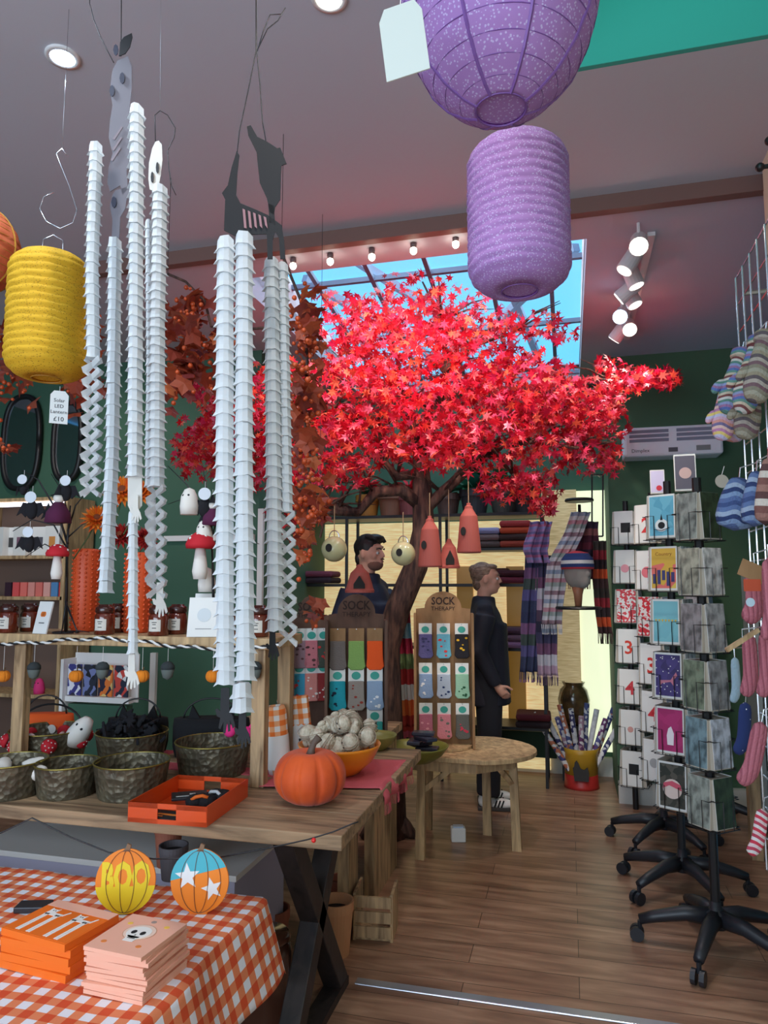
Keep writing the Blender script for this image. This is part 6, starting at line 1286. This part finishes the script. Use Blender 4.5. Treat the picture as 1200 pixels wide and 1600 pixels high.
for i, x in enumerate((8, 42, 92, 66, 22)):
    p = atv(x, 862, 4.38); t = E('boxed_candle', 'white boxed gift card number row on the upper left shelf'.replace('number row ', '')+[' at far left', ' second from left', ' at far right', ' third from left', ' tucked behind'][i], 'box', (p.x, 4.33+.04*(i > 2), zL[1]+.0005), .1*i-.2)
    B().box((0, 0, .105), (.12, .05, .21)).build('box', card, t); B().box((0, -.026, .10), (.05, .002, .07)).build('print', col([(90, 70, 60), (130, 90, 110), (210, 140, 70), (80, 80, 90), (60, 60, 60)][i]), t)
for i in range(8):
    p = atv(20+i*12, 925, 4.35); tag(B().box((0, 0, .05), (.055, .055, .1)).build('candle_tin', col([(60, 36, 50), (226, 90, 90), (236, 120, 110), (226, 150, 140), (226, 120, 110), (230, 170, 160), (90, 140, 190), (200, 60, 60)][i], .4), loc=(p.x, 4.33, zL[2]+.0005)), ['dark plum', 'coral', 'salmon', 'pale pink', 'peach', 'blush', 'blue', 'red'][i]+' small box in the row on the left middle shelf', 'box')
for i, (x, c) in enumerate([(64, (230, 60, 130)), (40, (40, 40, 50))]): p = atv(x, 1078, 4.35); ghost(Vector((p.x, 4.33, zL[3]+.001)), 1.6, ['small bright pink toy on the lowest left shelf', 'small dark toy on the lowest left shelf'][i], col(c, .8), 'toy')
t = atv(104, 858, 4.5); tag(B().box((0, 0, .13), (.13, .02, .26)).build('picture_frame', mat('halloween_print', (206, 110, 60), .5, kind='cells', sc=20, cols=[(226, 130, 40), (60, 50, 60), (226, 130, 40), (236, 190, 130)]), loc=(atv(124, 800, 4.5).x, 4.5, atv(124, 800, 4.5).z-.2)), 'small orange patterned picture beside the left shelving', 'picture')
# sloping magazine rack
a, c = atv(104, 1085, 3.7), atv(206, 1062, 3.7); mg = E('sloping_rack', 'white sloping rack of bright booklets behind the long paper hand', 'rack', (a.x, 3.7, a.z), 0); wM = c.x-a.x
B().box((wM/2, .0, -.02), (wM, .05, .03)).build('front_ledge', white, mg); B().box((0, .03, .06), (.02, .16, .3)).build('side_panel', white, mg); B().box((wM/2, .07, .10), (wM, .01, .28)).build('back_board', white, mg); B().box((wM/2, .02, -(a.z+.03)/2-.02+.0), (wM*.9, .06, a.z-.03)).build('support_panel', green, mg)
for i, c_ in enumerate([[(60, 60, 130), (226, 226, 236), (40, 40, 60)], [(40, 44, 60), (120, 130, 180), (30, 30, 40)], [(226, 120, 50), (40, 36, 60), (226, 190, 120)], [(36, 40, 60), (206, 70, 60), (226, 226, 226)]]):
    tag(B().box((0, 0, .09), (wM*.21, .008, .18)).build('booklet', mat('booklet_print_%d' % i, c_[0], .5, kind='cells', sc=30, cols=c_), loc=(a.x+wM*(.14+.24*i), 3.69, a.z+.0), rz=0), ['purple and white booklet at the left of the sloping rack', 'dark blue booklet second in the sloping rack', 'orange booklet with dark figures in the sloping rack', 'navy booklet with red print at the right of the sloping rack'][i], 'booklet')
# white door trims on the green wall
k = 4
for (x0, x1, y0, y1) in ((398, 413, 795, 1180), (233, 246, 1020, 1150), (258, 398, 835, 846)):
    a, c = atv(x0, y1, 4.59), atv(x1, y0, 4.59); struct('trim_%d' % k, B().box(((a.x+c.x)/2, 4.585, (a.z+c.z)/2), (abs(c.x-a.x), .03, abs(c.z-a.z))), white); k += 1
# ---------------------------------------------------------------- autumn leaf garlands
def spray(name, lab, pix, d0, clus_, cols_, size, berries=0):
    o0 = at(*pix[0], d0); t = E(name, lab, 'artificial foliage', o0); n = len(pix)-1
    P = [at(x, y, d0)-o0 for x, y in pix]; P[0] = Vector((0, 0, 0))
    B().tube([(0, 0, 0), (0, 0, (3.185 if o0.y > 3.2 else 3.248)-o0.z)], .0012, 4).build('hanging_wire', black, t)
    B().tube(P, .006, 6).build('stem', bark, t, smooth=True)
    b = B()
    for (cx_, cy_, rx, ry, m_) in clus_:
        for i in range(m_): 
            p = at(cx_+rnd.gauss(0, rx*.5), cy_+rnd.gauss(0, ry*.5), d0+rnd.gauss(0, .12)); s = size*rnd.uniform(.6, 1.15); R = rrot(1.2)
            vs = [(p-o0)+R @ Vector((s*r*math.cos(a), s*r*math.sin(a), -.35*s*r*r*abs(math.cos(a)))) for a, r in [(g*PI/5, (1.0 if g % 2 == 0 else .62)) for g in range(10)]]
            b.add([p-o0]+vs, [(0, i2+1, (i2+1) % 10+1) for i2 in range(10)])
    b.build('leaves', thin(name+'_leaf', cols_[0], .3, rough=.55, kind='island', cols=cols_), t, smooth=False)
    if berries:
        b = B()
        for (cx_, cy_, rx, ry, m_) in clus_:
            for i in range(m_*berries//10+4): p = at(cx_+rnd.gauss(0, rx*.5), cy_+rnd.gauss(0, ry*.55), d0+rnd.gauss(0, .1))-o0; b.ball(p, rnd.uniform(.006, .012), 7, 5)
        b.build('berries', mat('orange_berry', (196, 80, 36), .35), t, smooth=True)['kind'] = 'stuff'
ac = [(150, 60, 44), (176, 84, 50), (126, 46, 44), (196, 104, 56), (110, 50, 60)]
spray('autumn_garland', 'rust coloured autumn leaf garland with berries across the left behind the paper strands', [(262, 428), (290, 440), (320, 470), (330, 510), (360, 516), (420, 512), (460, 515)], 2.9, [(290, 490, 34, 40, 44), (300, 560, 30, 50, 36), (345, 540, 26, 50, 30), (270, 590, 20, 40, 16)], ac, .055, 8)
spray('autumn_garland', 'drooping spray of rust leaves and orange berries right of the black skeleton', [(440, 395), (470, 470), (480, 560), (476, 660), (484, 760), (480, 840)], 2.6, [(480, 520, 24, 60, 34), (476, 620, 22, 60, 34), (478, 700, 18, 50, 20), (484, 790, 24, 50, 22), (474, 850, 14, 40, 8)], ac, .045, 22)
spray('autumn_garland', 'rust leaf garland behind the yellow lantern at the left edge', [(-20, 560), (40, 590), (100, 600), (150, 590), (180, 600)], 3.2, [(20, 590, 40, 40, 26), (130, 600, 40, 30, 22), (10, 520, 20, 30, 10), (150, 540, 20, 40, 10), (5, 700, 14, 16, 5)], ac, .05, 8)
spray('autumn_garland', 'orange leaf spray hanging below the berries near the trunk', [(500, 760), (510, 800), (500, 840)], 3.2, [(502, 790, 20, 26, 16), (490, 960, 12, 26, 7)], [(226, 130, 60), (200, 90, 40), (236, 160, 70)], .045, 5)
